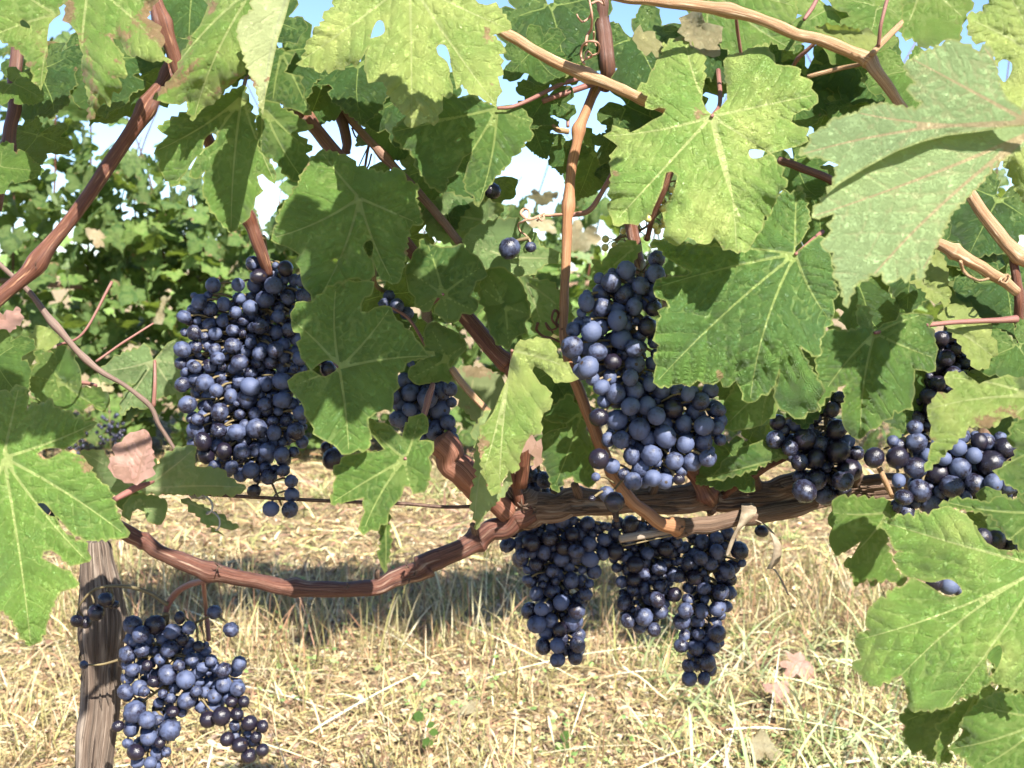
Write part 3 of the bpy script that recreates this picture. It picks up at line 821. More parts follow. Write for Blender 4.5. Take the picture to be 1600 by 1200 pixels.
hero((1437, 440), "1482,470 1475,405", .70, "1465,388 1475,405 1482,425 1480,445 1487,455 1482,475 1475,482 1470,470 1462,475 1455,470 1440,450 1420,440 1435,435 1450,418", ty=.3, tone=.68)
hero((1478, 508), "1555,560 1540,500 1500,476", .70, "1465,490 1485,475 1500,475 1525,485 1530,495 1540,500 1550,515 1548,525 1558,540 1560,555 1548,560 1545,575 1525,577 1510,555 1495,530 1480,512", ty=.3, tone=.68)
hero((1620, 620), "1448,640 1448,735 1475,590", .595, "1448,640 1460,620 1465,612 1480,615 1490,608 1478,600 1475,590 1490,580 1510,585 1520,592 1530,600 1545,594 1560,590 1575,585 1590,590 1630,595 1630,650 1600,655 1580,650 1565,655 1560,665 1540,668 1515,665s 1510,675 1490,695 1470,715 1450,735 1445,738 1450,720 1452,705 1460,690 1452,680 1455,665 1450,655",
     ty=.5, tx=-.1, tone=.55, brown=.38, label='pale leaf with a dead patch over the grapes at the right edge')
hero((1630, 700), "1585,668 1552,738 1600,775", .64, "1580,665 1575,690 1590,700 1580,720 1565,730s 1550,735s 1560,745 1580,760 1610,778 1640,782 1640,650 1600,650", ty=.1, tone=.2)
hero((1632, 885), "1376,814 1338,1000 1402,1062 1475,1106 1600,1075", .585, "1375,815 1395,812 1400,803 1428,808 1430,797 1450,805 1465,795 1480,790 1500,800 1515,810 1528,828s 1542,848s 1560,858s 1580,860 1600,862 1640,855 1640,1085 1600,1080 1575,1075 1550,1065 1535,1075 1520,1085 1500,1090 1480,1106 1450,1110 1425,1112 1420,1095 1415,1075 1412,1065 1408,1055 1395,1060 1370,1073 1355,1065 1340,1050 1332,1035 1345,1030 1340,1015 1335,1005 1340,990 1360,985 1352,970 1355,955 1368,940 1385,935 1385,925 1405,918 1418,910s 1422,903s 1410,898 1405,890 1395,870 1410,862 1395,855 1390,840 1383,830",
     ["1428,903 1455,910 1480,905 1495,912 1503,925 1490,932 1475,930 1460,920 1445,911", "1541,1035 1545,1020 1560,1008 1566,1018 1560,1040 1546,1056"], ty=.5, tx=-.05, tone=.42, brown=.12, droop=.1,
     label='largest leaf at the lower right with a small oval hole')
hero((1635, 800), "1470,782 1560,860", .625, "1466,790 1490,778 1520,780 1545,785 1560,775 1610,785 1640,795 1640,880 1600,862 1570,835 1548,805 1520,798", ty=.3, tone=.18)
hero((1388, 800), "1296,800 1320,878 1408,908", .70, "1300,782 1310,775 1340,777 1385,780 1400,798 1398,815 1385,850 1400,890 1418,905 1410,915 1385,905 1360,916 1355,905 1335,916 1332,895 1318,880 1325,870 1330,872s 1345,846s 1325,860 1305,868 1298,855 1295,840 1300,825 1293,810 1300,798", ty=.1, tone=.30, brown=.1)
hero((1640, 1120), "1482,1170 1530,1100 1530,1200", .59, "1540,1090 1560,1080 1600,1085 1640,1090 1640,1240 1540,1240 1520,1200 1508,1185 1490,1175 1480,1170 1490,1160 1500,1150 1505,1140 1497,1135 1510,1115 1525,1100", ty=.4, tone=.25, brown=.08)
hero((1495, 1105), "1412,1128 1455,1188", .625, "1418,1105 1450,1112 1498,1102 1485,1120 1462,1135 1470,1145 1460,1165 1465,1180 1455,1190 1440,1172 1425,1178 1418,1165 1410,1145 1415,1135 1405,1125", ty=-.2, tone=.08)
hero((1525, 1088), "1468,1190", .61, "1500,1100 1530,1083 1525,1110 1505,1130 1490,1150 1480,1165 1487,1187 1465,1194 1462,1165 1470,1145 1460,1132 1480,1125", ty=.2, tx=.4, tone=.3)
hero((790, 400), "726,370 875,403 830,432", .755, "725,370 740,355 770,345 800,340 825,350 840,370 845,385 865,390 877,405 860,412 850,415 830,430 810,432 790,425 765,420 745,415 730,395", ty=-.1, tone=.28, under=.5, puck=.6)
hero((820, 440), "893,500 850,523", .75, "812,432 830,435 860,440 890,470 895,500 880,520 850,525 835,520 828,480", ty=-.1, tone=.25, under=.4)
hero((760, 345), "662,332 785,322", .77, "660,332 680,312 700,300 725,308 745,310 770,315 787,322 778,345 750,370 715,382 690,377 668,365", ty=-.2, tone=.30, under=.5)
hero((995, 385), "920,447 960,385", .735, "920,447 930,425 925,405 940,415 948,400 960,385 985,375 1003,385 985,420 972,445 945,455", ty=.1, tone=.35)
# leaves in the shade behind those
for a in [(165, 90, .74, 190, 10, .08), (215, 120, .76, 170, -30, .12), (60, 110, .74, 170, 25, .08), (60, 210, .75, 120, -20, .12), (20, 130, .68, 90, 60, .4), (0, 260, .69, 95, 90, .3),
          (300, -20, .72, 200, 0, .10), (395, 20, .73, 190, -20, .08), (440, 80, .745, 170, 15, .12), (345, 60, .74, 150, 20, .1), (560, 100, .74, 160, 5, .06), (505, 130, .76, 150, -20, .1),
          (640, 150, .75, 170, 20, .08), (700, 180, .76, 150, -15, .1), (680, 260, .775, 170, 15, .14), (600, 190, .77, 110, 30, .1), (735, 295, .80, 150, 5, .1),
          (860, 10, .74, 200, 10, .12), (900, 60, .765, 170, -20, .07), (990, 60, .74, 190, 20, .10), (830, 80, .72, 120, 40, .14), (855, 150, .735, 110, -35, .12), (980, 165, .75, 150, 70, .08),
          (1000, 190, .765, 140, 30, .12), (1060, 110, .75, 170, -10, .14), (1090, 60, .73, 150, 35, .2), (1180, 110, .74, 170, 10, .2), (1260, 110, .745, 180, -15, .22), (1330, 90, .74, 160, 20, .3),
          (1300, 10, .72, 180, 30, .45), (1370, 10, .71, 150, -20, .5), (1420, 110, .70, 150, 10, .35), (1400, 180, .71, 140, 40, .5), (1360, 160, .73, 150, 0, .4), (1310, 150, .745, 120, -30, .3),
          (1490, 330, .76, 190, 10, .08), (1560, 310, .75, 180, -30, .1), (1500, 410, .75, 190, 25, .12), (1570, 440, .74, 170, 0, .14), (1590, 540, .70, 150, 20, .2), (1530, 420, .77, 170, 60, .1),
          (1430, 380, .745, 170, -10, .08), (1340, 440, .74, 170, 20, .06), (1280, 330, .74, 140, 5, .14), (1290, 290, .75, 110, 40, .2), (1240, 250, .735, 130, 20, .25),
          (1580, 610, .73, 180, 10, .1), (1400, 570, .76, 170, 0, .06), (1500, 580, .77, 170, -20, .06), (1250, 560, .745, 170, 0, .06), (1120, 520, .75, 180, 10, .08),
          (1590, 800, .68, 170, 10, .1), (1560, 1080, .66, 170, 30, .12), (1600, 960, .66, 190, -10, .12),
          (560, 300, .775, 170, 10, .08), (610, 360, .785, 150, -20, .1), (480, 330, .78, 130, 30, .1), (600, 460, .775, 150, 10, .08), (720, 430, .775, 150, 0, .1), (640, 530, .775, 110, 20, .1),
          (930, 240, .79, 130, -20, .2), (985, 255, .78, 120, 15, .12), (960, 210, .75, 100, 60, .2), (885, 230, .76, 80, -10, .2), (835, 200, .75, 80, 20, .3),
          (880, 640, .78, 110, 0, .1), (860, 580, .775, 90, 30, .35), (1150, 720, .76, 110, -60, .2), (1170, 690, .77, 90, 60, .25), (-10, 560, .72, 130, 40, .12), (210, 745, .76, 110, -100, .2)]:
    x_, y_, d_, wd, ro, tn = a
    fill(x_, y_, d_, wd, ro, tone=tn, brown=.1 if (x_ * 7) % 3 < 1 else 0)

# unseen leaves added above the frame to shade the middle of the vine
ob = Bag()
r_ = np.random.default_rng(5)


def leaf_into(bag_v, bag_f, bag_at, mesh, mat, state):
    n = len(mesh.vertices)
    co = np.empty(n * 3, np.float32); mesh.vertices.foreach_get('co', co); co = co.reshape(-1, 3)
    A = np.array(mat)
    bag_v.append(co @ A[:3, :3].T + A[:3, 3])
    f = np.empty(len(mesh.polygons) * 3, np.int32); mesh.loops.foreach_get('vertex_index', f)
    bag_f.append(f.reshape(-1, 3) + state[0])
    for k in ('v1', 'v2', 'ed', 'sl'):
        q = np.empty(n, np.float32); mesh.attributes[k].data.foreach_get('value', q); bag_at[k].append(q)
    state[0] += n


def join_leaves(name, placements, parent, **props):
    v, f, at, st = [], [], {'v1': [], 'v2': [], 'ed': [], 'sl': []}, [0]
    for mesh, mat in placements: leaf_into(v, f, at, mesh, mat, st)
    o = mesh_obj(name, np.vstack(v), np.vstack(f), LEAF, parent, attrs={k: np.concatenate(a) for k, a in at.items()})
    set_props(o, **props)
    return o


S3 = np.array(SUN)
pl = []
shade_targets = []
for (ax_, ay_, bx_, by_, dn) in [(510, 370, 650, 440, .9), (460, 370, 520, 390, .8), (480, 450, 680, 700, .85), (660, 420, 830, 540, .8),
                                (290, 630, 470, 720, .7), (-10, 630, 130, 860, .65)]:
    for gx_ in np.arange(ax_ + 15, bx_, 34):
        for gy_ in np.arange(ay_ + 15, by_, 34):
            if r_.random() < dn: shade_targets.append((gx_ + (r_.random() - .5) * 30, gy_ + (r_.random() - .5) * 30))
over = []
for (sx, sy) in shade_targets:
    q = P(sx, sy, .70 if sy < 840 else .82)
    t_ = .22
    while True:                                        # far enough up the light to be out of view
        pos = q + S3 * t_
        v_ = pos - CAM; dz_ = v_ @ FWD
        if dz_ < .12 or 600 - FPX * (v_ @ UPV) / dz_ < -150: break
        t_ += .02
    pos = q + S3 * (t_ + .12 * r_.random() ** 2)
    over.append(pos)
    pl.append((LOW[r_.integers(0, 6)], face_matrix(pos, S3 + (r_.random(3) - .5) * .9, r_.random() * 6.28, .24 + .16 * r_.random())))
for k in range(200):                                   # unseen leaves added overhead to cast the shadow band on the grass
    pos = np.array((.05 + 1.25 * r_.random(), .70 + .25 * (r_.random() - .5), 1.88 + .42 * r_.random()))
    pl.append((LOW[r_.integers(0, 6)], face_matrix(pos, S3 + (r_.random(3) - .5) * 1.2, r_.random() * 6.28, .7 + .4 * r_.random())))
tag(join_leaves('foliage', pl, VINE, tone=.2), kind='stuff')  # all leaves in this mesh are unseen, added for their shade


# ------------------------------------------------------------------ cordon, canes, tendrils
ov = np.array(over); ov = ov[np.argsort(ov[:, 0])]
ctl = [ov[0] + np.array((-.03, .03, .03))] + [c.mean(0) for c in np.array_split(ov, 6)] + [ov[-1] + np.array((.02, .03, .03))]
V, F, uv = tube(catmull(ctl, 8), .0028, 8, .05)
mesh_obj('cane', V, F, CANE, VINE, uv=uv)                 # unseen shoot added through the overhead shading leaves
def woody(name, pts, mat, sides=12, ridge=.05, parent=None, n=8, nodes=(), seed=None, label=None, ridge_n=8, rv=40.0):
    """pts: (x, y, width in px, depth); nodes: indices of swollen joints"""
    FS[0] += 1
    seed = FS[0] if seed is None else seed
    sp = catmull(np.array(pts, float), n)
    rad = sp[:, 2] * .5 * sp[:, 3] / FPX
    for k in nodes:
        i0 = int(k * n)
        rad = rad * (1 + .32 * np.exp(-((np.arange(len(sp)) - i0) / 1.6) ** 2))
    tl = np.arange(len(sp)) / n
    rad = rad * (1 + .16 * (vnoise(tl * 2.3 + seed, tl * 0 + seed * 3.7, seed) - .5))
    W = P(sp[:, 0], sp[:, 1], sp[:, 3]) + (np.stack([vnoise(tl * 1.7 + 9 * q, tl * 0 + seed * 1.3 + q, seed + q) for q in range(3)], 1) - .5) * (rad * .55)[:, None]
    V, F, uv = tube(W, rad, sides, ridge, ridge_n, seed, rv)
    o = mesh_obj(name, V, F, mat, parent if parent is not None else VINE, W[0], uv=uv)
    if label: o['label'] = label
    return o


# old wood
cordon = woody('cordon', [(806, 800, 50, .79), (816, 796, 60, .79), (832, 793, 52, .79), (870, 792, 43, .79), (905, 785, 44, .79), (950, 786, 40, .79), (1010, 778, 40, .79), (1065, 778, 46, .79), (1105, 774, 54, .79), (1140, 772, 50, .79), (1200, 770, 44, .79), (1250, 762, 46, .79), (1310, 763, 38, .79), (1390, 757, 36, .79), (1480, 750, 32, .79), (1640, 735, 30, .79)],
               BARK, 44, .17, n=14, nodes=(1, 8), ridge_n=15, rv=16)
woody('cordon', [(838, 796, 40, .785), (812, 806, 42, .785), (780, 824, 35, .785), (745, 843, 33, .783), (700, 866, 32, .78), (660, 886, 34, .78), (632, 901, 31, .78), (590, 913, 27, .778), (530, 922, 25, .775), (460, 921, 26, .77), (405, 910, 25, .765), (330, 889, 26, .76), (270, 868, 24, .755), (225, 846, 24, .75), (185, 822, 24, .745)],
      ARM, 28, .11, n=12, nodes=(3, 5, 9, 11, 13), ridge_n=11, rv=24, label='long reddish arm sweeping down to the left')
woody('cordon', [(1052, 832, 26, .765), (1066, 828, 30, .765), (1090, 822, 26, .765), (1150, 812, 25, .77), (1200, 801, 27, .775), (1260, 788, 25, .785), (1330, 773, 20, .80)], BARK, 22, .12, n=10, ridge_n=9, label='thinner grey limb tied under the cordon')
woody('spur', [(968, 842, 13, .755), (1010, 836, 13, .757), (1052, 829, 11, .76)], wood_material('cut_stick_bark', (.10, .07, .05), (.27, .21, .16), (.45, .38, .30), 10, 20, .8, .0006), 12, .08, label='pale cut stick end')
woody('spur', [(975, 853, 2.5, .753), (1020, 843, 2.5, .756), (1055, 836, 3, .76)], GREENSTEM, 6, 0)
# peeling bark strips along the cordon
bark = Bag()
for k in range(90):
    x0 = 830 + r_.random() * 560; ln = 18 + 50 * r_.random()
    yc = 794 - (x0 - 830) * .055
    off = (r_.random() - .5) * 34
    dd = .79 - .011 * math.sqrt(max(.05, 1 - (off / 21) ** 2)) - .0006
    wd = (.8 + 2.2 * r_.random()) * .00055
    qs = []
    for t in np.linspace(0, 1, 6):
        lift = .0075 * (abs(t - .5) * 2) ** 3 * r_.random()
        qs.append(P(x0 + ln * t, yc - ln * t * .055 + off + (r_.random() - .5) * 1.2, dd - lift))
    V, F, uv = tube(np.array(qs), np.array([.3, .9, 1, 1, .8, .2]) * wd, 5, 0)
    bark.add(V, F, uv)
bark.build('bark', BARK, VINE)
# nodes, buds and stubs on the red arm
for (x, y, s, d) in [(341, 884, 9, .748), (545, 916, 9, .762), (636, 884, 8, .765), (648, 897, 9, .763), (640, 905, 7, .766), (1125, 770, 12, .772), (1142, 764, 10, .770), (815, 792, 14, .772), (835, 800, 10, .771), (1063, 823, 8, .752), (1072, 833, 7, .753), (55, 415, 6, .70)]:
    bb = Bag()
    for k in range(4):
        a = r_.random() * 6.28; l = s * (.5 + .6 * r_.random())
        q = [P(x, y, d + .004), P(x + math.cos(a) * l * .5, y + math.sin(a) * l * .5, d - .001), P(x + math.cos(a) * l, y + math.sin(a) * l, d - .0015)]
        V, F, uv = tube(catmull(q, 3), np.linspace(s * .17, s * .05, 7) * .00045, 7, .1, 5, k)
        bb.add(V, F, uv)
    bb.build('bud', BARK, VINE)
for (x, y, dx, dy, wd) in [(905, 772, -6, -14, 15), (1022, 765, 5, -12, 13), (1182, 752, -4, -14, 16), (1248, 748, 6, -12, 13), (960, 800, 3, 12, 11), (742, 832, -4, -12, 11), (590, 903, 0, -11, 9), (1340, 752, 4, -10, 11)]:
    woody('spur', [(x - dx * .6, y - dy * .8, wd * 1.25, .786), (x, y, wd, .778), (x + dx, y + dy, wd * .8, .772)], BARK, 14, .14, n=5)
# spurs
woody('spur', [(1072, 725, 26, .765), (1090, 745, 27, .768), (1106, 770, 30, .772), (1112, 782, 22, .78)], CANE, 14, .08, nodes=(2,))
woody('spur', [(683, 690, 42, .755), (705, 715, 46, .757), (730, 745, 44, .76), (750, 768, 38, .765), (790, 800, 34, .78)], wood_material('spur_bark', (.06, .022, .015), (.19, .075, .045), (.30, .15, .10), 18, 20, .6, .001), 20, .10, ridge_n=10, label='thick red brown spur below the grapes')
woody('spur', [(798, 735, 12, .765), (805, 760, 14, .77), (812, 790, 18, .78)], CANE, 12, .06)
woody('cane', [(1235, 712, 9, .755), (1190, 735, 10, .76), (1150, 760, 12, .768), (1130, 776, 12, .78)], CANE, 10, .04)
woody('cane', [(1365, 715, 8, .765), (1380, 745, 9, .762), (1394, 776, 7, .765)], TANCANE, 8, .04)
# canes
woody('cane', [(-25, 490, 25, .70), (0, 465, 24, .70), (55, 410, 25, .705), (112, 340, 21, .71), (174, 252, 21, .715), (232, 168, 24, .72), (262, 120, 24, .73), (300, 40, 22, .74), (330, -60, 20, .74)], CANE, 16, .06, nodes=(2, 5, 6))
woody('cane', [(232, -30, 22, .705), (252, 35, 24, .70), (272, 90, 22, .705), (300, 160, 20, .715), (345, 260, 19, .735), (385, 340, 20, .745), (405, 385, 20, .75), (420, 430, 14, .76)], CANE, 14, .04, nodes=(1, 5))
woody('cane', [(30, 60, 20, .73), (24, 120, 20, .72), (20, 180, 20, .715), (10, 235, 20, .715), (-8, 330, 20, .715)], DARKCANE, 12, .04, nodes=(3,))
woody('cane', [(-15, 400, 8, .72), (40, 450, 8, .73), (85, 507, 10, .735), (135, 563, 9, .745), (190, 600, 7, .755), (232, 632, 8, .765), (250, 665, 7, .77), (275, 705, 5, .775)], wood_material('thin_grey_cane', (.06, .035, .03), (.17, .11, .085), (.27, .20, .16), 8, 40, .6, .0004), 10, .05, nodes=(2, 3))
woody('cane', [(430, 130, 18, .755), (480, 185, 20, .75), (520, 235, 22, .745), (560, 285, 22, .74), (600, 338, 22, .745), (640, 385, 22, .745), (690, 448, 23, .74), (735, 508, 25, .735), (790, 570, 26, .73), (800, 578, 22, .73), (820, 660, 20, .745), (815, 760, 22, .77)], CANE, 14, .035, nodes=(1, 8))
woody('cane', [(505, 110, 16, .76), (530, 160, 14, .765), (560, 200, 13, .765), (600, 242, 13, .765), (640, 287, 13, .765), (680, 332, 13, .762), (722, 382, 14, .76)], wood_material('brown_cane_bark', (.07, .035, .025), (.19, .10, .07), (.33, .21, .15), 14, 26, .55, .0005), 12, .04, nodes=(3,))
woody('cane', [(525, 90, 22, .775), (525, 150, 24, .77), (538, 210, 16, .765), (542, 240, 14, .765)], DARKCANE, 12, .04, nodes=(1,))
woody('cane', [(960, 120, 16, .765), (935, 135, 16, .76), (920, 165, 16, .755), (905, 205, 18, .75), (893, 255, 16, .75), (887, 325, 17, .748), (884, 390, 15, .745), (882, 450, 14, .742), (880, 515, 15, .738), (890, 570, 16, .735), (905, 610, 17, .735), (922, 655, 19, .738), (943, 700, 19, .74), (960, 745, 19, .742), (985, 780, 20, .745), (1020, 810, 22, .75), (1058, 827, 24, .76)],
      wood_material('orange_cane_bark', (.12, .048, .020), (.30, .135, .060), (.42, .235, .12), 16, 26, .5, .0006), 14, .03, nodes=(3, 5, 16), label='upright orange brown cane bending round to the cordon')
woody('cane', [(930, -40, 24, .745), (938, 0, 25, .74), (942, 40, 24, .74), (947, 75, 25, .735), (948, 110, 24, .735), (942, 140, 18, .745)], DARKCANE, 14, .05)
woody('cane', [(760, 30, 15, .70), (800, 58, 17, .70), (850, 86, 18, .70), (915, 116, 20, .70), (960, 135, 18, .695), (1005, 155, 16, .695), (1080, 190, 14, .70)], TANCANE, 14, .03, nodes=(3, 5))
woody('cane', [(930, -12, 15, .66), (1000, 0, 15, .66), (1060, 7, 17, .66), (1138, 18, 20, .66), (1200, 34, 18, .66), (1262, 58, 19, .66), (1320, 80, 20, .66), (1355, 95, 21, .66), (1378, 122, 17, .655), (1412, 168, 16, .655), (1440, 210, 15, .66)], TANCANE, 14, .03, nodes=(3, 7), label='light tan cane arching across the top')
woody('cane', [(968, 290, 18, .76), (982, 340, 20, .755), (994, 390, 20, .75), (1004, 432, 19, .745), (1012, 480, 12, .76)], CANE, 12, .03, nodes=(1,))
woody('cane', [(1050, 262, 10, .73), (1036, 300, 10, .735), (1022, 335, 9, .745), (1010, 375, 8, .755)], CANE, 10, .03)
woody('cane', [(1500, 280, 18, .70), (1530, 325, 20, .70), (1565, 370, 22, .70), (1592, 398, 22, .70), (1630, 430, 20, .70)], TANCANE, 14, .05, nodes=(3,))
woody('cane', [(1588, 390, 18, .705), (1584, 420, 13, .705), (1592, 460, 15, .705), (1594, 500, 14, .71), (1600, 560, 14, .72)], CANE, 12, .04)
woody('cane', [(1462, 378, 16, .695), (1490, 393, 22, .69), (1520, 410, 19, .69), (1550, 427, 18, .695), (1590, 455, 16, .70)], TANCANE, 14, .05, nodes=(1,))
woody('cane', [(1215, 250, 12, .715), (1250, 262, 13, .715), (1300, 282, 13, .715), (1360, 320, 12, .73)], DARKCANE, 10, .03)
woody('cane', [(455, 690, 9, .85), (450, 655, 9, .86), (445, 600, 9, .86)], DARKCANE, 8, .03)
# leaf stalks that show by themselves
for pts in [[(1448, 508, 7, .69), (1500, 503, 8, .695), (1550, 501, 9, .70), (1588, 497, 12, .705)],
            [(1372, 72, 6, .655), (1376, 40, 6, .65), (1386, 0, 6, .65), (1390, -30, 6, .65)], [(1362, 85, 9, .655), (1385, 62, 10, .66), (1412, 34, 9, .67)],
            [(1356, 98, 6, .665), (1320, 105, 7, .69), (1262, 120, 7, .70)], [(1150, 22, 5, .67), (1153, 50, 6, .68), (1158, 85, 5, .69)],
            [(1256, 30, 6, .69), (1270, 10, 7, .695), (1285, -20, 7, .70)], [(1275, 66, 6, .70), (1250, 88, 7, .71), (1236, 106, 6, .72)],
            [(848, 158, 9, .73), (890, 143, 9, .735), (930, 130, 10, .75)], [(888, 206, 9, .75), (872, 203, 9, .75), (856, 190, 7, .755)], [(888, 198, 5, .75), (887, 170, 6, .755), (878, 160, 4, .76)],
            [(890, 336, 8, .748), (918, 331, 8, .748), (935, 310, 8, .75), (958, 268, 7, .755)], [(966, 118, 8, .765), (985, 75, 8, .76), (1008, 15, 9, .755), (1015, -30, 9, .75)],
            [(952, 120, 5, .76), (990, 118, 4, .755), (1012, 114, 4, .75)],
            [(704, 575, 11, .72), (735, 612, 11, .715), (768, 650, 12, .715)], [(662, 648, 7, .70), (668, 620, 8, .71), (676, 600, 8, .72)],
            [(880, 112, 3, .78), (900, 75, 4, .79), (908, 40, 4, .79)], [(172, 785, 9, .68), (195, 772, 10, .69), (216, 762, 11, .70), (240, 752, 4, .715)],
            [(560, 330, 3, .78), (572, 250, 4, .78), (580, 210, 5, .78)], [(612, 480, 4, .74), (640, 500, 5, .74), (665, 540, 5, .74)],
            [(255, 972, 9, .86), (268, 935, 10, .85), (290, 915, 10, .83), (325, 905, 9, .79), (350, 900, 9, .77)], [(327, 1000, 7, .86), (322, 950, 7, .86), (318, 906, 8, .80)],
            [(90, 540, 4, .75), (130, 520, 4, .75), (175, 440, 5, .76)], [(150, 565, 4, .75), (200, 530, 4, .76), (240, 505, 3, .77)]]:
    woody('petiole', pts, PETIOLE if r_.random() < .75 else TANCANE, 8, .02)


def curl(name, pts, w, d, mat, parent=None, **k):
    p = [(x, y, w * (1 - .5 * i / len(pts)), d + .006 * math.sin(i * 1.3)) for i, (x, y) in enumerate(pts)]
    return woody(name, p, mat, 7, .03, parent, 6, **k)


curl('tendril', [(886, 335), (862, 336), (845, 337), (832, 342), (822, 342), (814, 334), (818, 327), (826, 329), (826, 340), (818, 346), (810, 350), (812, 360), (822, 368), (828, 378), (828, 392)], 5, .745, TENDRIL)
curl('tendril', [(840, 345), (846, 335), (850, 340), (846, 345), (842, 338), (850, 333)], 4, .742, TENDRIL)
curl('tendril', [(913, 100), (908, 88), (909, 74), (918, 65), (932, 66), (937, 75), (933, 84), (922, 88), (914, 92), (918, 80), (925, 88), (912, 94)], 4, .695, TENDRIL)
curl('tendril', [(916, 70), (918, 55), (924, 45), (925, 25), (922, 5), (918, -15)], 5, .70, TENDRIL)
curl('tendril', [(925, 20), (920, 28), (910, 34), (904, 28), (901, 22)], 4, .70, TENDRIL)
curl('tendril', [(924, 5), (935, 2), (944, 8), (940, -8)], 4, .70, TENDRIL)
curl('tendril', [(928, 50), (928, 62), (932, 72)], 3, .70, TENDRIL)
curl('tendril', [(1500, 408), (1505, 422), (1516, 433), (1530, 438), (1545, 435)], 6, .685, TANCANE)
curl('tendril', [(1560, 440), (1568, 430), (1578, 432), (1572, 442), (1564, 438), (1575, 428)], 4, .69, TANCANE)
curl('tendril', [(880, 515), (870, 505), (872, 490), (866, 485), (862, 498), (870, 512), (858, 515), (853, 505), (864, 520)], 5, .735, CANE)
curl('tendril', [(840, 505), (838, 515), (848, 525), (862, 528), (874, 535)], 5, .735, CANE)
curl('tendril', [(550, 200), (556, 214), (568, 218), (580, 222), (572, 236), (560, 262)], 3, .77, DARKCANE)
curl('tendril', [(580, 240), (574, 262), (560, 276), (553, 300)], 3, .77, DARKCANE)
# dry brown leaf scraps among the leaves
hero((835, 690), "845,730", .735, "820,682 832,678 838,690 846,685 848,700 846,715 848,722 838,730 832,735 836,715 826,702 815,708 818,695", dry=1, tone=.1, pink=.8, wav=2.5, label='curled orange brown dead leaf scrap')
hero((10, 500), "0,490", .74, "-20,485 5,492 30,480 35,500 20,515 0,525 -20,520", dry=1, tone=.0, pink=1.0, wav=2, ty=-.4)
hero((740, 590), "730,660", .80, "700,580 725,572 760,575 785,590 790,620 775,650 750,665 725,640 710,615", dry=.3, tone=.3, under=.5, brown=.6, wav=2.5, ty=-.1)
hero((905, 600), "890,660", .78, "865,605 880,598 897,605 900,640 885,655 868,640", dry=.35, tone=.35, brown=.5, wav=2)


# ------------------------------------------------------------------ grapes
def grape_meshes():
    out = []
    for k in range(7):
        import bmesh
        bm = bmesh.new()
        bmesh.ops.create_icosphere(bm, subdivisions=3 if k >= 4 else 2, radius=1.0)
        r = np.random.default_rng(70 + k)
        co = np.array([v.co[:] for v in bm.verts])
        ph = r.random(3) * 6
        if k >= 4:
            n = np.zeros(len(co))
            for q in range(7):
                dr = r.normal(size=3); dr /= np.linalg.norm(dr)
                n += -np.abs(np.sin(co @ dr * (4 + 3 * r.random()) + r.random() * 6)) ** .5 * .12
            n = n - n.mean()
            co = co * (1.0 + n * .8)[:, None] * np.array((1, .93, .9))
        else:
            co = co * (1 + .018 * np.sin(co @ np.array((2.1, 1.3, 1.7)) + ph[0]) + .012 * np.sin(co @ np.array((-3, 2, 2.3)) + ph[1]))[:, None]
            co[:, 2] *= 1.03
        for v, c in zip(bm.verts, co): v.co = c
        me = bpy.data.meshes.new('grape')
        bm.to_mesh(me); bm.free()
        me.polygons.foreach_set('use_smooth', np.ones(len(me.polygons), bool))
        me.materials.append(GRAPE)
        out.append(me)
    return out


GR = grape_meshes()


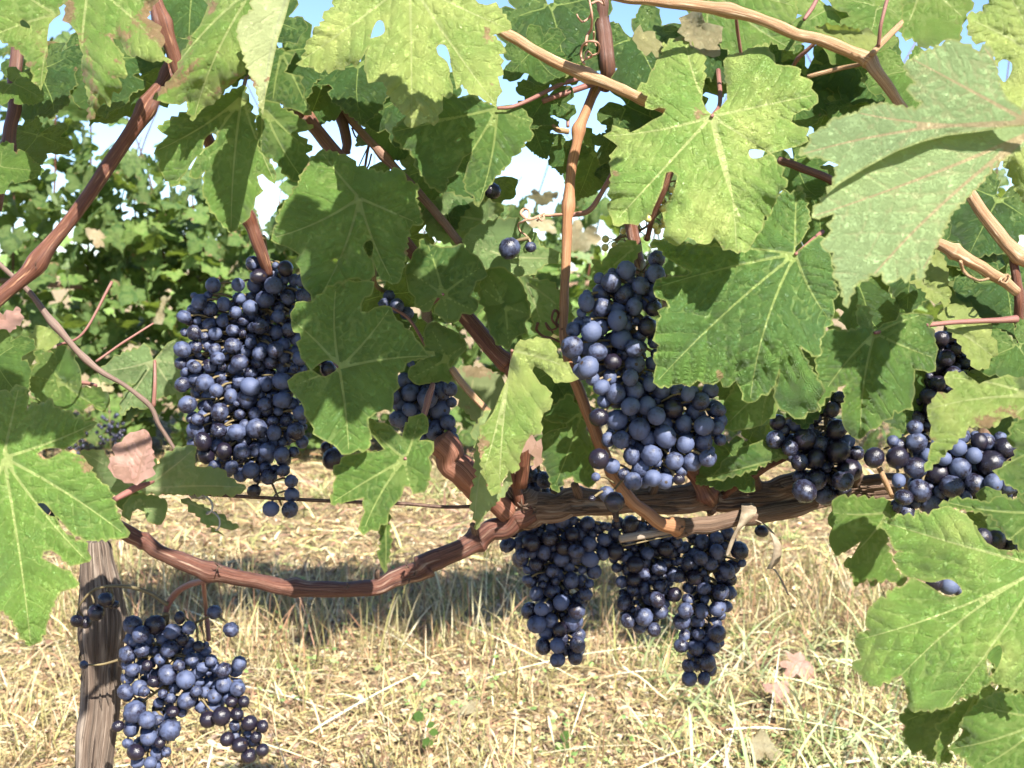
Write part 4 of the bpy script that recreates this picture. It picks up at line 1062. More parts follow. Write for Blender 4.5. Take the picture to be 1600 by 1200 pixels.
def bunch(label, d, explicit, poly=None, rpx=16, thick=.030, axis=None, top=None, seed=1, extra=60, bloom=(.35, .85), wr=.06, mat=None, group='dark blue grape bunches hanging on the front vine', back=True, arms=(), k=1.0):
    """grapes at (x, y, r[, flag]); then more packed into the outline poly round and behind them"""
    r = np.random.default_rng(seed)
    pos = []; rads = []; flags = []

    def ok(p, rr, kk=.93):
        if not pos: return True
        q = np.linalg.norm(np.array(pos) - p, axis=1)
        return bool(np.all(q > kk * (np.array(rads) + rr)))
    cx = np.mean([e[0] for e in explicit]) if explicit else np.mean([p[0] for p in poly])
    for e in explicit:
        x, y, rr = e[:3]; rr = rr * k; fl = e[3] if len(e) > 3 else ''
        R = rr * d / FPX
        for off in (0, .4, -.4, .8, -.8, 1.2, -1.2, 1.6, 2.0, 2.5, 3):
            p = P(x, y, d + off * R); R2 = rr * (d + off * R) / FPX
            if ok(p, R2): break
        pos.append(p); rads.append(R2); flags.append(fl)
    if poly:
        pl_ = np.array(poly, float)
        mn, mx = pl_.min(0), pl_.max(0)
        A, B = pl_, np.roll(pl_, -1, 0)
        n0 = len(pos); tries = 0
        while len(pos) < n0 + extra * 1.7 and tries < 16000:
            tries += 1
            q = mn + r.random(2) * (mx - mn)
            if not inside(q[None], pl_)[0]: continue
            e = segdist(q[None], A, B)[0][0]
            rr = rpx * (.78 + .35 * r.random()) * (1 if r.random() > .08 else .6)
            if e < rr * .35: continue
            bulge = min(thick, (e / FPX * d) * .95)
            dep = d + (0.004 if explicit else -bulge * .7) + (r.random() ** 1.3) * bulge * (1.7 if explicit else 1.6)
            p = P(q[0], q[1], dep); R = rr * dep / FPX
            if not ok(p, R, .84): continue
            pos.append(p); rads.append(R); flags.append('')
    pos = np.array(pos); rads = np.array(rads)
    if axis is None:
        ys = sorted([(p[0], p[1]) for p in (poly or [(e[0], e[1]) for e in explicit])], key=lambda a: a[1])
        axis = [(cx, ys[0][1] - 4), (cx, (ys[0][1] + ys[-1][1]) / 2), (cx, ys[-1][1] - 10)]
    ax = catmull([P(x, y, d + thick * .55) for x, y in axis], 10)
    root = empty('grape_bunch', tuple(ax[0]), label, 'grapes', group)
    st = Bag()
    V, F, uv = tube(ax, np.linspace(.0017, .0008, len(ax)), 7, .05); st.add(V, F, uv)
    for am in arms:
        aa = catmull([P(x, y, dd_) for x, y, dd_ in am], 6)
        V, F, uv = tube(aa, np.linspace(.0014, .0007, len(aa)), 6, .05); st.add(V, F, uv)
        ax = np.vstack([ax, aa])
    if top:
        V, F, uv = tube(catmull([ax[0]] + [P(*t) for t in top], 6), .0017, 7, .05); st.add(V, F, uv)
    for p, R in zip(pos, rads):
        dd = np.linalg.norm(ax - p + np.array((0, 0, -1)) * R * 1.2, axis=1)
        b = ax[int(np.argmin(dd))]
        if np.linalg.norm(b - p) > .075:
            b = p + (b - p) * .5
        if seed != 7:
            lb = np.linalg.norm(b - p); b = p + (b - p) * min(1, .020 / lb)
        V, F, uv = tube(catmull([p + (b - p) / np.linalg.norm(b - p) * R * .85 + np.array((0, 0, R * .2)), (p + b) / 2 + np.array((0, 0, .002)), b], 3), np.linspace(.0010, .0007, 7), 5); st.add(V, F, uv)
    st.build('stem', GREENSTEM, root)
    for p, R, fl in zip(pos, rads, flags):
        kv = int(r.integers(0, 4))
        if 'w' in fl or (fl == '' and r.random() < wr): kv = int(r.integers(4, 7))
        o = bpy.data.objects.new('grape', GR[kv]); COL.objects.link(o)
        o.location = p
        out = (p - ax[int(np.argmin(np.linalg.norm(ax - p, axis=1)))]); out = out / (np.linalg.norm(out) + 1e-9)
        o.rotation_euler = Vector(-(out + r.normal(size=3) * .9 - np.array((0, 0, .4)))).to_track_quat('Z', 'Y').to_euler()
        o.scale = tuple(R * (1 + (r.random(3) - .5) * .20))
        b = bloom[0] + (bloom[1] - bloom[0]) * r.random()
        if 'd' in fl: b = -.02
        if 'f' in fl: b = 1.15
        o['bloom'] = float(b)
        parent_to(o, root)
    return root


bunch('long full bunch at the left, largest of all the bunches', .755,
      [(333, 446, 14), (372, 445, 12), (404, 432, 15, 'd'), (396, 412, 13), (427, 446, 15), (446, 420, 14, 'd'), (414, 468, 16), (391, 480, 14), (311, 472, 14), (288, 495, 13, 'w'), (296, 500, 11, 'dw'), (285, 546, 15), (303, 520, 13, 'w'), (350, 475, 12), (368, 488, 11), (407, 510, 14, 'w'), (452, 515, 13), (364, 540, 15), (430, 547, 15), (374, 566, 15), (340, 560, 13, 'w'), (405, 552, 13), (423, 564, 13), (327, 572, 14), (305, 574, 11), (320, 598, 16), (338, 610, 13), (391, 604, 16, 'f'), (440, 595, 16), (386, 623, 17), (293, 632, 15), (343, 644, 16), (441, 625, 15), (413, 632, 13), (309, 655, 11), (305, 672, 16), (342, 672, 15), (370, 675, 15), (401, 670, 17), (428, 676, 14), (462, 674, 15), (317, 690, 16, 'd'), (350, 705, 15, 'd'), (322, 712, 15, 'd'), (378, 705, 14), (418, 705, 15), (440, 710, 14), (362, 730, 13), (392, 735, 15), (420, 745, 14), (442, 735, 12), (455, 752, 12), (456, 773, 13), (397, 767, 12, 'd'), (423, 795, 14, 'f'), (453, 796, 14), (455, 680, 14), (470, 645, 13), (468, 560, 13), (472, 600, 13)],
      [(285, 480), (315, 445), (340, 470), (380, 450), (395, 420), (440, 410), (475, 430), (485, 480), (482, 560), (480, 640), (480, 690), (465, 705), (445, 725), (430, 755), (395, 750), (340, 740), (310, 725), (290, 690), (285, 640), (275, 560), (285, 520)],
      12, .036, [(415, 395), (400, 470), (385, 580), (400, 690), (440, 790)], [(412, 370, .752)], 3, 230, (.32, .70), .20, k=.93)
bunch('bunch behind the long green leaf left of the red spur', .765,
      [(641, 614, 16), (668, 622, 17), (690, 612, 15), (703, 608, 12), (625, 630, 14), (612, 620, 13), (640, 640, 12), (687, 640, 18), (700, 660, 12), (680, 672, 16), (703, 687, 14), (652, 655, 15), (622, 655, 14), (693, 690, 13), (600, 475, 10, 'w'), (608, 462, 9, 'w'), (620, 478, 12), (636, 490, 11), (598, 490, 9, 'w')],
      [(605, 600), (640, 560), (700, 585), (714, 640), (710, 685), (690, 695), (660, 690), (630, 670), (610, 650)], 15, .028, [(600, 455), (625, 510), (655, 590), (675, 670)], [(585, 440, .745), (590, 400, .745)], 4, 25, (.45, .8), .0)
bunch('bluish bunch in the middle hanging beside the upright orange cane', .70,
      [(979, 422, 15), (955, 441, 16), (1001, 446, 16), (974, 460, 15.5), (916, 472, 15), (940, 480, 16), (991, 479, 15), (965, 500, 17.5, 'f'), (924, 518, 17, 'f'), (894, 542, 18.5), (971, 530, 18), (991, 545, 15.5, 'w'), (934, 550, 16), (957, 565, 15.5, 'd'), (919, 574, 18.5), (992, 569, 16), (1012, 511, 16, 'd'), (1021, 482, 15, 'd'), (1026, 405, 14), (1025, 428, 15),
       (1039, 682, 19), (936, 717, 17, 'd'), (931, 745, 8), (962, 615, 16), (991, 609, 15), (940, 605, 14), (936, 652, 16, 'd'), (964, 656, 18), (985, 635, 16), (1010, 634, 17), (999, 670, 17.5), (971, 687, 15.5), (1052, 639, 17, 'd'), (1026, 650, 16), (1071, 694, 16), (1099, 690, 16), (1100, 665, 16), (1069, 662, 16), (1018, 711, 18.5), (1002, 731, 16), (1054, 720, 15), (1081, 722, 15.5), (1106, 716, 15), (989, 752, 15.5), (1020, 747, 15.5, 'f'), (1039, 751, 14, 'f'), (1121, 668, 12), (1095, 627, 15), (1122, 640, 13, 'w'), (1061, 749, 10, 'd'), (1125, 687, 11), (960, 784, 16, 'd'), (948, 772, 14), (925, 779, 6, 'd'), (956, 728, 13), (975, 741, 10), (985, 590, 14), (953, 590, 13), (1015, 600, 13), (1110, 610, 13), (1075, 615, 13)],
      [(885, 535), (890, 500), (912, 460), (935, 430), (965, 410), (1000, 430), (1030, 420), (1030, 480), (1030, 560), (1040, 600), (1090, 605), (1130, 615), (1132, 660), (1120, 700), (1105, 722), (1060, 745), (1030, 760), (990, 760), (975, 720), (945, 690), (940, 650), (925, 600), (895, 580)],
      15, .030, [(1003, 425), (985, 500), (985, 600), (1015, 690), (960, 765)], [(1005, 410, .74)], 5, 120, (.45, .78), .03, k=.97)
bunch('loose open bunch with shrivelled berries beside the wooden stake', .84,
      [(207, 976, 15), (220, 991, 13), (242, 976, 16, 'd'), (269, 987, 13), (295, 981, 11), (335, 956, 12.5), (361, 984, 12.5), (222, 1016, 12), (265, 1014, 14), (200, 1022, 14), (207, 1047, 11), (262, 1054, 16), (290, 1062, 16), (196, 1081, 13), (292, 1094, 14.5), (299, 1030, 11, 'w'), (330, 1032, 10, 'w'), (350, 1047, 13, 'w'), (374, 1037, 12), (350, 1070, 13), (371, 1076, 12), (210, 1112, 18, 'w'), (230, 1125, 14), (205, 1137, 14), (232, 1152, 13), (212, 1175, 14, 'd'), (266, 1140, 17), (270, 1112, 10, 'd'), (215, 1191, 11), (235, 1192, 10), (325, 1124, 13, 'd'), (346, 1119, 15, 'd'), (381, 1096, 10, 'd'), (362, 1096, 10, 'd'), (390, 1130, 13, 'd'), (375, 1164, 13.5, 'd'), (389, 1181, 12, 'd'), (355, 1155, 11, 'd'), (410, 1135, 10, 'd'), (410, 1172, 10, 'd'), (307, 1080, 10, 'w'), (184, 1135, 9, 'd'), (281, 965, 10, 'd'), (131, 1039, 7), (317, 1043, 9, 'w'), (308, 1052, 10, 'w'), (250, 1030, 10), (240, 1065, 10, 'd'), (254, 1084, 8), (310, 1065, 9, 'w'), (225, 1080, 9, 'w'), (260, 1175, 8), (250, 1160, 9, 'd'), (370, 1116, 11, 'd'), (243, 1195, 10, 'w'), (400, 1152, 10, 'd'), (280, 1040, 10, 'w'), (230, 1040, 9, 'd'), (285, 1000, 9, 'd'), (310, 1010, 9, 'd')],
      [(188, 990), (240, 970), (300, 985), (345, 1020), (380, 1040), (378, 1080), (395, 1110), (412, 1160), (390, 1185), (350, 1150), (310, 1110), (285, 1120), (260, 1185), (200, 1195), (190, 1110)], 11, .024, [(262, 960), (258, 1010), (262, 1060), (240, 1120), (230, 1185)], [(255, 960, .85)], 6, 70, (.38, .70), .40, arms=[[(262, 985, .853), (300, 975, .85), (335, 962, .845), (361, 978, .845)], [(260, 1020, .853), (310, 1030, .85), (350, 1050, .848), (368, 1085, .848), (375, 1130, .845), (388, 1170, .845)], [(262, 1050, .853), (300, 1075, .85), (330, 1110, .845), (348, 1125, .845)], [(258, 1010, .853), (225, 1000, .85), (205, 985, .845)], [(256, 1025, .853), (200, 1028, .848), (160, 1038, .845), (136, 1039, .842)], [(260, 1070, .853), (225, 1095, .85), (205, 1120, .846)], [(368, 1085, .848), (400, 1120, .845), (408, 1165, .845)], [(245, 1110, .853), (268, 1135, .846)]])
bunch('three dark grapes on a curved stem in front of the stake', .845, [(120, 970, 11, 'd'), (150, 957, 14, 'd'), (165, 937, 14, 'dw'), (133, 972, 10, 'd'), (178, 945, 9, 'dw')], None, 12, .006, [(262, 945), (230, 925), (190, 916), (150, 920), (128, 940), (122, 955)], None, 7)
bunch('tapering bunch below the cordon, left one of the hanging three', .82,
      [(871, 1031, 12), (899, 1027, 13), (871, 1009, 13), (902, 1007, 14), (849, 1010, 13), (875, 984, 12, 'd'), (895, 971, 15.5), (839, 975, 15), (846, 952, 12, 'f'), (877, 941, 14, 'f'), (827, 954, 13), (914, 929, 11), (901, 954, 14), (830, 848, 15, 'd'), (859, 841, 14, 'd'), (894, 835, 13, 'd'), (920, 850, 12), (921, 873, 14, 'f'), (880, 856, 12, 'd'), (900, 862, 13), (812, 850, 11), (850, 862, 13), (928, 893, 12), (815, 868, 12)],
      [(786, 850), (805, 815), (880, 805), (945, 815), (955, 860), (935, 895), (915, 950), (912, 1020), (885, 1035), (850, 1015), (825, 975), (822, 920), (805, 880)], 13.5, .034, [(870, 805), (868, 900), (875, 1020)], [(880, 790, .80)], 8, 110, (.25, .65), .03)
bunch('short wide bunch below the cordon, middle one of the hanging three', .825,
      [(1022, 984, 12), (999, 980, 11), (1006, 964, 14), (982, 970, 12), (1032, 955, 13), (975, 942, 14), (1026, 937, 13), (1031, 916, 11), (990, 905, 13, 'd'), (972, 909, 10), (1054, 929, 13, 'd'), (962, 862, 14, 'd'), (992, 882, 14, 'd'), (1040, 858, 13, 'd'), (985, 820, 15, 'd'), (980, 930, 12, 'w'), (1030, 888, 12), (1012, 865, 12, 'w')],
      [(940, 850), (950, 812), (1050, 815), (1068, 850), (1062, 920), (1040, 960), (1028, 990), (985, 982), (966, 950), (965, 900)], 13, .03, [(1005, 815), (1005, 890), (1005, 970)], [(1005, 800, .80)], 9, 60, (.25, .6), .06)
bunch('slim trailing bunch below the cordon, right one of the hanging three', .83,
      [(1077, 1060, 12), (1100, 1060, 11), (1105, 1035, 14), (1075, 1040, 10.5), (1064, 1009, 12), (1087, 1012, 13), (1114, 1010, 12), (1092, 991, 10.5), (1120, 990, 14), (1117, 975, 12.5), (1065, 971, 14), (1096, 955, 12), (1121, 951, 13), (1071, 954, 12.5), (1075, 937, 11), (1126, 925, 14), (1100, 919, 12, 'w'), (1085, 902, 13, 'd'), (1155, 860, 15), (1135, 892, 13), (1110, 880, 12), (1145, 885, 13), (1075, 880, 12), (1095, 872, 11), (1120, 862, 13), (1060, 900, 11), (1110, 1045, 11), (1140, 905, 11)],
      [(1052, 865), (1070, 825), (1150, 830), (1172, 865), (1150, 900), (1138, 950), (1128, 1010), (1112, 1050), (1080, 1045), (1058, 1000), (1060, 930)], 12, .024, [(1110, 825), (1105, 900), (1095, 1000), (1088, 1050)], [(1108, 800, .80)], 10, 50, (.25, .6), .08)
bunch('glossy black grapes hanging in front of the cordon under dark leaves', .735,
      [(1257, 686, 19, 'd'), (1307, 671, 17, 'd'), (1310, 705, 18, 'd'), (1275, 717, 16, 'd'), (1327, 735, 20, 'd'), (1249, 722, 13), (1274, 750, 19), (1257, 767, 19), (1289, 772, 19), (1317, 751, 17), (1211, 687, 16), (1234, 700, 12), (1325, 690, 12, 'f'), (1330, 715, 11, 'f'), (1312, 625, 14, 'd'), (1300, 640, 13, 'd'), (1215, 660, 13, 'd')],
      [(1205, 670), (1235, 650), (1290, 640), (1320, 650), (1345, 700), (1345, 745), (1310, 785), (1250, 780), (1235, 720), (1205, 705)], 15, .03, [(1290, 650), (1292, 690), (1295, 730), (1285, 760)], [(1292, 630, .74)], 11, 26, (.1, .55), 0)
bunch('crowded bunch resting at the right end of the cordon', .70,
      [(1366, 715, 17, 'd'), (1402, 715, 18, 'd'), (1404, 697, 13), (1430, 731, 19), (1404, 751, 12, 'f'), (1464, 740, 19, 'd'), (1500, 732, 18), (1548, 725, 21, 'd'), (1437, 767, 19), (1452, 786, 17), (1487, 760, 18), (1522, 757, 18), (1412, 777, 14), (1400, 791, 11), (1417, 800, 12), (1502, 780, 17), (1537, 779, 17), (1552, 755, 15), (1497, 700, 14, 'f'), (1522, 712, 13, 'f'), (1475, 717, 12, 'f'), (1575, 760, 15), (1570, 700, 16, 'd'), (1530, 690, 14, 'd'), (1590, 730, 16, 'd'), (1450, 712, 14, 'f')],
      [(1385, 690), (1430, 660), (1450, 690), (1520, 670), (1610, 680), (1610, 780), (1540, 790), (1460, 795), (1410, 800), (1420, 750)], 16, .03, [(1395, 695), (1435, 690), (1480, 730), (1530, 750)], [(1440, 670, .73)], 12, 110, (.2, .65), .04)
bunch('bunch deep in shade behind the leaves at the right', .75, [(1430, 655, 14, 'd'), (1455, 640, 14), (1425, 685, 15, 'd'), (1450, 620, 14, 'd'), (1478, 560, 14, 'd'), (1490, 585, 14), (1470, 530, 13, 'd'), (1445, 665, 13), (1465, 600, 14, 'd'), (1490, 545, 13, 'd'), (1440, 690, 13), (1480, 640, 13, 'd')],
      [(1425, 700), (1420, 640), (1450, 580), (1460, 520), (1510, 520), (1530, 580), (1500, 680)], 14, .03, [(1480, 500), (1465, 590), (1440, 680)], None, 13, 80, (.0, .45), 0)
bunch('lone pair of grapes under the tendril loops against the sky', .74, [(796, 388, 17), (829, 386, 9)], None, 12, .004, [(826, 372), (812, 375), (800, 378)], None, 14, 0, (.3, .5), 0)
bunch('single dark grape peeping out under the dull green leaf', .775, [(769, 298, 14, 'd'), (742, 306, 12, 'd')], None, 12, .004, [(750, 270), (755, 285), (762, 292)], None, 15, 0, (.1, .2), 0)
bunch('single grape on a thread below the cordon tie', .80, [(1190, 830, 11, 'd')], None, 12, .004, [(1172, 812), (1182, 818), (1190, 824)], None, 16, 0, (.1, .2), 0)
bunch('grapes half hidden behind the big lobed green leaf', .77, [(513, 577, 14, 'd'), (520, 716, 17, 'd'), (500, 560, 12, 'd'), (512, 700, 12, 'd')], None, 14, .01, [(505, 545), (512, 600), (518, 700)], None, 17, 0, (.0, .3), 0)
bunch('few grapes tucked behind the cordon knob', .83, [(828, 742, 14), (835, 765, 13), (815, 755, 12, 'd'), (850, 750, 13), (870, 765, 12, 'd'), (890, 775, 12, 'd'), (905, 770, 12, 'd'), (850, 772, 12, 'd')], None, 13, .01, [(840, 725), (845, 750), (870, 765)], None, 18, 0, (.1, .4), 0)
bunch('grape showing blue through the slit of the left leaf', .63, [(66, 796, 12, 'f'), (85, 808, 8, 'd')], None, 12, .004, [(75, 775), (74, 785)], None, 19, 0, (.6, .9), 0)
bunch('grapes behind the hole of the lower right leaf', .64, [(1482, 915, 16, 'f'), (1500, 922, 12), (1460, 910, 14, 'd'), (1555, 845, 17, 'd'), (1535, 840, 15, 'd'), (1580, 855, 15, 'd')], None, 12, .01, [(1500, 880), (1490, 900)], None, 20, 0, (.3, .6), 0)

gg = empty('grape_bunch', tuple(P(1045, 270, .745)), 'tiny unripe green berries behind the big yellow green leaf', 'grapes')
st = Bag()
axg = catmull([P(1045, 255, .745), P(1035, 300, .75), P(1015, 350, .755), P(960, 375, .77)], 8)
V, F, uv = tube(axg, .0009, 6); st.add(V, F, uv)
r_ = np.random.default_rng(44)
gme = GR[0].copy(); gme.materials.clear(); gme.materials.append(GREEN_GRAPE)
for k in range(46):
    i = int(r_.integers(3, len(axg)))
    b = axg[i]; p = b + r_.normal(size=3) * np.array((.0075, .004, .0065)) - FWD * .003
    o = bpy.data.objects.new('berry', gme); COL.objects.link(o); o.location = p; o.scale = (.0020 + .0008 * r_.random(),) * 3
    parent_to(o, gg)
    V, F, uv = tube(np.array([p, (p + b) / 2 + (0, 0, .001), b]), .0004, 5); st.add(V, F, uv)
st.build('stem', GREENSTEM, gg)

# ------------------------------------------------------------------ stake, wire, tie
top3 = P(150, 850, .90)
sk = []
for (x, y, wd) in [(150, 846, 40), (151, 856, 46), (153, 880, 50), (158, 920, 62), (161, 960, 70), (161, 990, 70), (160, 1030, 58), (158, 1070, 55), (156, 1110, 56), (151, 1150, 58), (147, 1190, 55), (144, 1250, 54)]:
    sk.append((*P(x, y, .90), wd * .5 * .90 / FPX))
b3 = np.array(sk[-1][:3])
for k in range(1, 7):
    q = b3 + np.array((-.006, .012, 0)) * k * .5; q[2] = b3[2] * (1 - k / 6) - (.03 if k == 6 else 0)
    sk.append((*q, .0145 + .0012 * k))
sk = catmull(sk, 8)
V, F, uv = tube(sk[:, :3], sk[:, 3], 64, .26, 19, 3, 5)
post = empty('wooden_stake', (sk[-1, 0], sk[-1, 1], 0), 'weathered grey brown wooden stake at the lower left with split grain', 'stake')
mesh_obj('shaft', V, F, POSTWOOD, post, uv=uv)
sp_ = Bag()
for k in range(26):
    i = int(r_.integers(4, 60)); c = sk[i, :3]; R = sk[i, 3]; a = r_.random() * 3.0 + 3.3
    o3 = np.array((math.cos(a), math.sin(a), 0)) * R * 1.02
    ln = .012 + .03 * r_.random()
    V, F, uv = tube(np.array([c + o3, c + o3 * 1.06 + (0, 0, -ln * .5), c + o3 * 1.0 + (0.001, 0, -ln)]), [.0004, .0011, .0003], 5); sp_.add(V, F, uv)
sp_.build('splinter', POSTWOOD, post)

ws = catmull([P(x, y, d) for x, y, d in [(-900, 760, .80), (-200, 764, .78), (120, 768, .765), (215, 768, .76), (300, 771, .76), (400, 777, .76), (520, 783, .76), (630, 787, .765), (690, 792, .77), (740, 791, .775), (800, 786, .80), (1000, 775, .83), (1400, 760, .85), (2400, 740, .88)]], 10)
V, F, uv = tube(ws, .0013, 10)
tw = tag(mesh_obj('trellis_wire', V, F, WIRE, None, ws[60], uv=uv), 'thin dark trellis wire running level behind the grapes at the left', 'wire')
ct = []
for t in np.linspace(0, 1, 60):
    if t < .45:
        a = t * 2 * math.pi * 9
        ct.append(P(302 + 42 * t + 8 * math.cos(a), 771 + 7 * math.sin(a) + 4 * t, .757 + .004 * math.sin(a + 1)))
    else:
        s = (t - .45) / .55; a = s * 2 * math.pi * 2.0
        ct.append(P(316 + 26 * s + (9 - 3 * s) * math.cos(a + 2.5), 774 + 50 * s + 7 * math.sin(a + 2.5), .752 + .004 * math.sin(a)))
V, F, uv = tube(np.array(ct), np.linspace(.0010, .0006, 60), 7)
tag(mesh_obj('dry_tendril', V, F, GREYTEND, None, ct[0], uv=uv), 'grey dried tendril coiled round the trellis wire', 'tendril')


def ribbon(name, pts, mat, label, cat):
    sp = catmull(np.array(pts, float), 8)
    Vv = []; Ff = []
    for i, (x, y, wd, d, tw_) in enumerate(sp):
        c = P(x, y, d); hw = wd * .5 * d / FPX
        a = RGT * math.cos(tw_) * hw + FWD * math.sin(tw_) * hw
        nrm = np.cross(a / (np.linalg.norm(a) + 1e-9), UPV) * .00025
        Vv += [c - a + nrm, c + nrm * 2.2, c + a + nrm, c + a - nrm, c - nrm * .2, c - a - nrm]
        if i:
            k = 6 * i
            for q in range(6): Ff.append((k - 6 + q, k - 6 + (q + 1) % 6, k + (q + 1) % 6, k + q))
    Ff.append((5, 4, 3, 2, 1, 0)); k = 6 * (len(sp) - 1); Ff.append((k, k + 1, k + 2, k + 3, k + 4, k + 5))
    return tag(mesh_obj(name, Vv, Ff, mat, None, Vv[0]), label, cat)


ribbon('tie_strip', [(1168, 786, 20, .775, .2), (1170, 800, 24, .758, 0), (1160, 818, 16, .757, .4), (1150, 832, 9, .757, .6), (1143, 848, 7, .758, .2), (1138, 862, 6, .76, 0), (1136, 868, 3, .76, 0)], RAFFIA, 'dry raffia strip wound under the cordon with its short end down', 'tie strip')
ribbon('tie_strip', [(1180, 812, 5, .757, .6), (1195, 820, 6, .752, .9), (1208, 836, 9, .748, .5), (1215, 855, 13, .746, .2), (1212, 875, 13, .747, .0), (1203, 888, 10, .75, .4), (1210, 890, 5, .75, .9), (1220, 905, 4, .75, .6), (1232, 930, 3, .752, .3)], RAFFIA, 'dry raffia strip hanging free in a curl over the grass', 'tie strip')


# ------------------------------------------------------------------ ground, grass and litter
gv = []; gf = []
NX, NY = 140, 150
xs = np.concatenate([[-400, -60, -15], np.linspace(-6, 6, NX), [15, 60, 400]])
ys = np.concatenate([[-200, -20, -4], np.linspace(-1, 12, NY), [30, 100, 900]])
XX, YY = np.meshgrid(xs, ys)
ZZ = .03 * (vnoise(XX * 2.2 + 50, YY * 2.2 + 50, 3) - .5) + .014 * (vnoise(XX * 9 + 90, YY * 9 + 90, 4) - .5)
ZZ[np.abs(XX) > 10] = 0; ZZ[(YY > 11) | (YY < -2)] = 0
nx_ = len(xs)
gv = np.stack([XX, YY, ZZ], -1).reshape(-1, 3)
ii, jj = np.meshgrid(np.arange(len(ys) - 1), np.arange(nx_ - 1), indexing='ij')
a_ = (ii * nx_ + jj).ravel()
gf = np.stack([a_, a_ + 1, a_ + nx_ + 1, a_ + nx_], 1)
tag(mesh_obj('ground', gv, gf, GROUND), 'dry trampled earth under the vines', None, None, 'structure')


def ground_z(x, y): return .03 * (vnoise(x * 2.2 + 50, y * 2.2 + 50, 3) - .5) + .014 * (vnoise(x * 9 + 90, y * 9 + 90, 4) - .5)


def scatter(n, d0, d1, seed):
    """ground points, denser towards the viewer"""
    r = np.random.default_rng(seed)
    u = r.random(n)
    d = 1 / (1 / d0 + (1 / d1 - 1 / d0) * u)
    x = (r.random(n) * 2 - 1) * (.62 * d + .35)
    return x, d, r


def blades(name, x, y, r, az, el, ln, wd, bend, cols, kind='stuff', mat=None, seg=4, z0=None, label=None):
    n = len(x)
    d3 = np.stack([np.cos(az) * np.cos(el), np.sin(az) * np.cos(el), np.sin(el)], 1)
    side = np.stack([-np.sin(az), np.cos(az), np.zeros(n)], 1)
    tw = (r.random(n) - .5) * 1.6
    upn = np.cross(side, d3)
    side = side * np.cos(tw)[:, None] + upn * np.sin(tw)[:, None]
    p0 = np.stack([x, y, ground_z(x, y) + (0 if z0 is None else z0)], 1)
    lat = (r.random(n) - .5)[:, None] * np.cross(d3, (0, 0, 1)) * .8
    V = np.zeros((n, 2 * (seg + 1), 3), np.float32)
    for k in range(seg + 1):
        t = k / seg
        c = p0 + d3 * (ln * t)[:, None] + np.array((0, 0, -1.0)) * (bend * ln * t * t)[:, None] + lat * (bend * ln * t * t)[:, None]
        c[:, 2] = np.maximum(c[:, 2], ground_z(c[:, 0], c[:, 1]) + .001 + .012 * r.random(n))
        ww = (wd * .5 * (1 - .92 * t ** 2.2) * (.6 + .4 * min(1, t * 4)))[:, None]
        V[:, 2 * k] = c - side * ww; V[:, 2 * k + 1] = c + side * ww
    base = (np.arange(n) * 2 * (seg + 1))[:, None]
    q = np.array([[2 * k, 2 * k + 1, 2 * k + 3, 2 * k + 2] for k in range(seg)])
    F = (base[:, None] + q[None]).reshape(-1, 4)
    me = bpy.data.meshes.new(name)
    nv, nf = n * 2 * (seg + 1), len(F)
    me.vertices.add(nv); me.vertices.foreach_set('co', V.reshape(-1))
    me.loops.add(nf * 4); me.loops.foreach_set('vertex_index', F.astype(np.int32).ravel())
    me.polygons.add(nf); me.polygons.foreach_set('loop_start', np.arange(0, nf * 4, 4, dtype=np.int32))
    me.polygons.foreach_set('use_smooth', np.ones(nf, bool))
    me.update(calc_edges=True)
    at = me.attributes.new('tint', 'FLOAT_COLOR', 'POINT')
    cc = np.concatenate([cols, np.ones((n, 1))], 1).astype(np.float32)
    at.data.foreach_set('color', np.repeat(cc, 2 * (seg + 1), 0).ravel())
    me.materials.append(mat or BLADE)
    o = bpy.data.objects.new(name, me); COL.objects.link(o)
    if kind: o['kind'] = kind
    if label: o['label'] = label
    return o


def pick(r, n, pal, jit=.25):
    pal = np.array(pal)
    c = pal[r.integers(0, len(pal), n)]
    return np.clip(c * (1 + (r.random((n, 1)) - .5) * 2 * jit) * (1 + (r.random((n, 3)) - .5) * .12), 0, .9)


STRAW = [(.44, .36, .17), (.50, .43, .23), (.37, .28, .13), (.27, .18, .09), (.54, .48, .30), (.22, .13, .07), (.40, .36, .15), (.40, .27, .16), (.30, .28, .10)]
GREENS = [(.14, .20, .05), (.20, .26, .08), (.28, .32, .11), (.10, .15, .04), (.34, .36, .15)]
# mat of lying straw
n = 85000
x, y, r = scatter(n, 1.05, 6.5, 1)
blades('dry_grass', x, y, r, r.random(n) * 6.283, np.radians(r.random(n) ** 1.6 * 38), .02 + .085 * r.random(n) ** 2, (.0009 + .0019 * r.random(n) ** 1.5) * (1 + .14 * y), .25 + .5 * r.random(n), pick(r, n, STRAW), z0=.012 * r.random(n), label='matted dry straw coloured grass')
# standing dry tufts
n = 15000
cx_, cy_, r = scatter(900, 1.2, 6.0, 2)
k = r.integers(0, 900, n)
x = cx_[k] + r.normal(size=n) * .022; y = cy_[k] + r.normal(size=n) * .022
blades('dry_grass', x, y, r, r.random(n) * 6.283, np.radians(40 + 45 * r.random(n)), .05 + .12 * r.random(n) ** 1.5, .0014 + .0020 * r.random(n), .15 + .5 * r.random(n), pick(r, n, STRAW + [(.35, .33, .12)]), label='standing dry grass tufts')
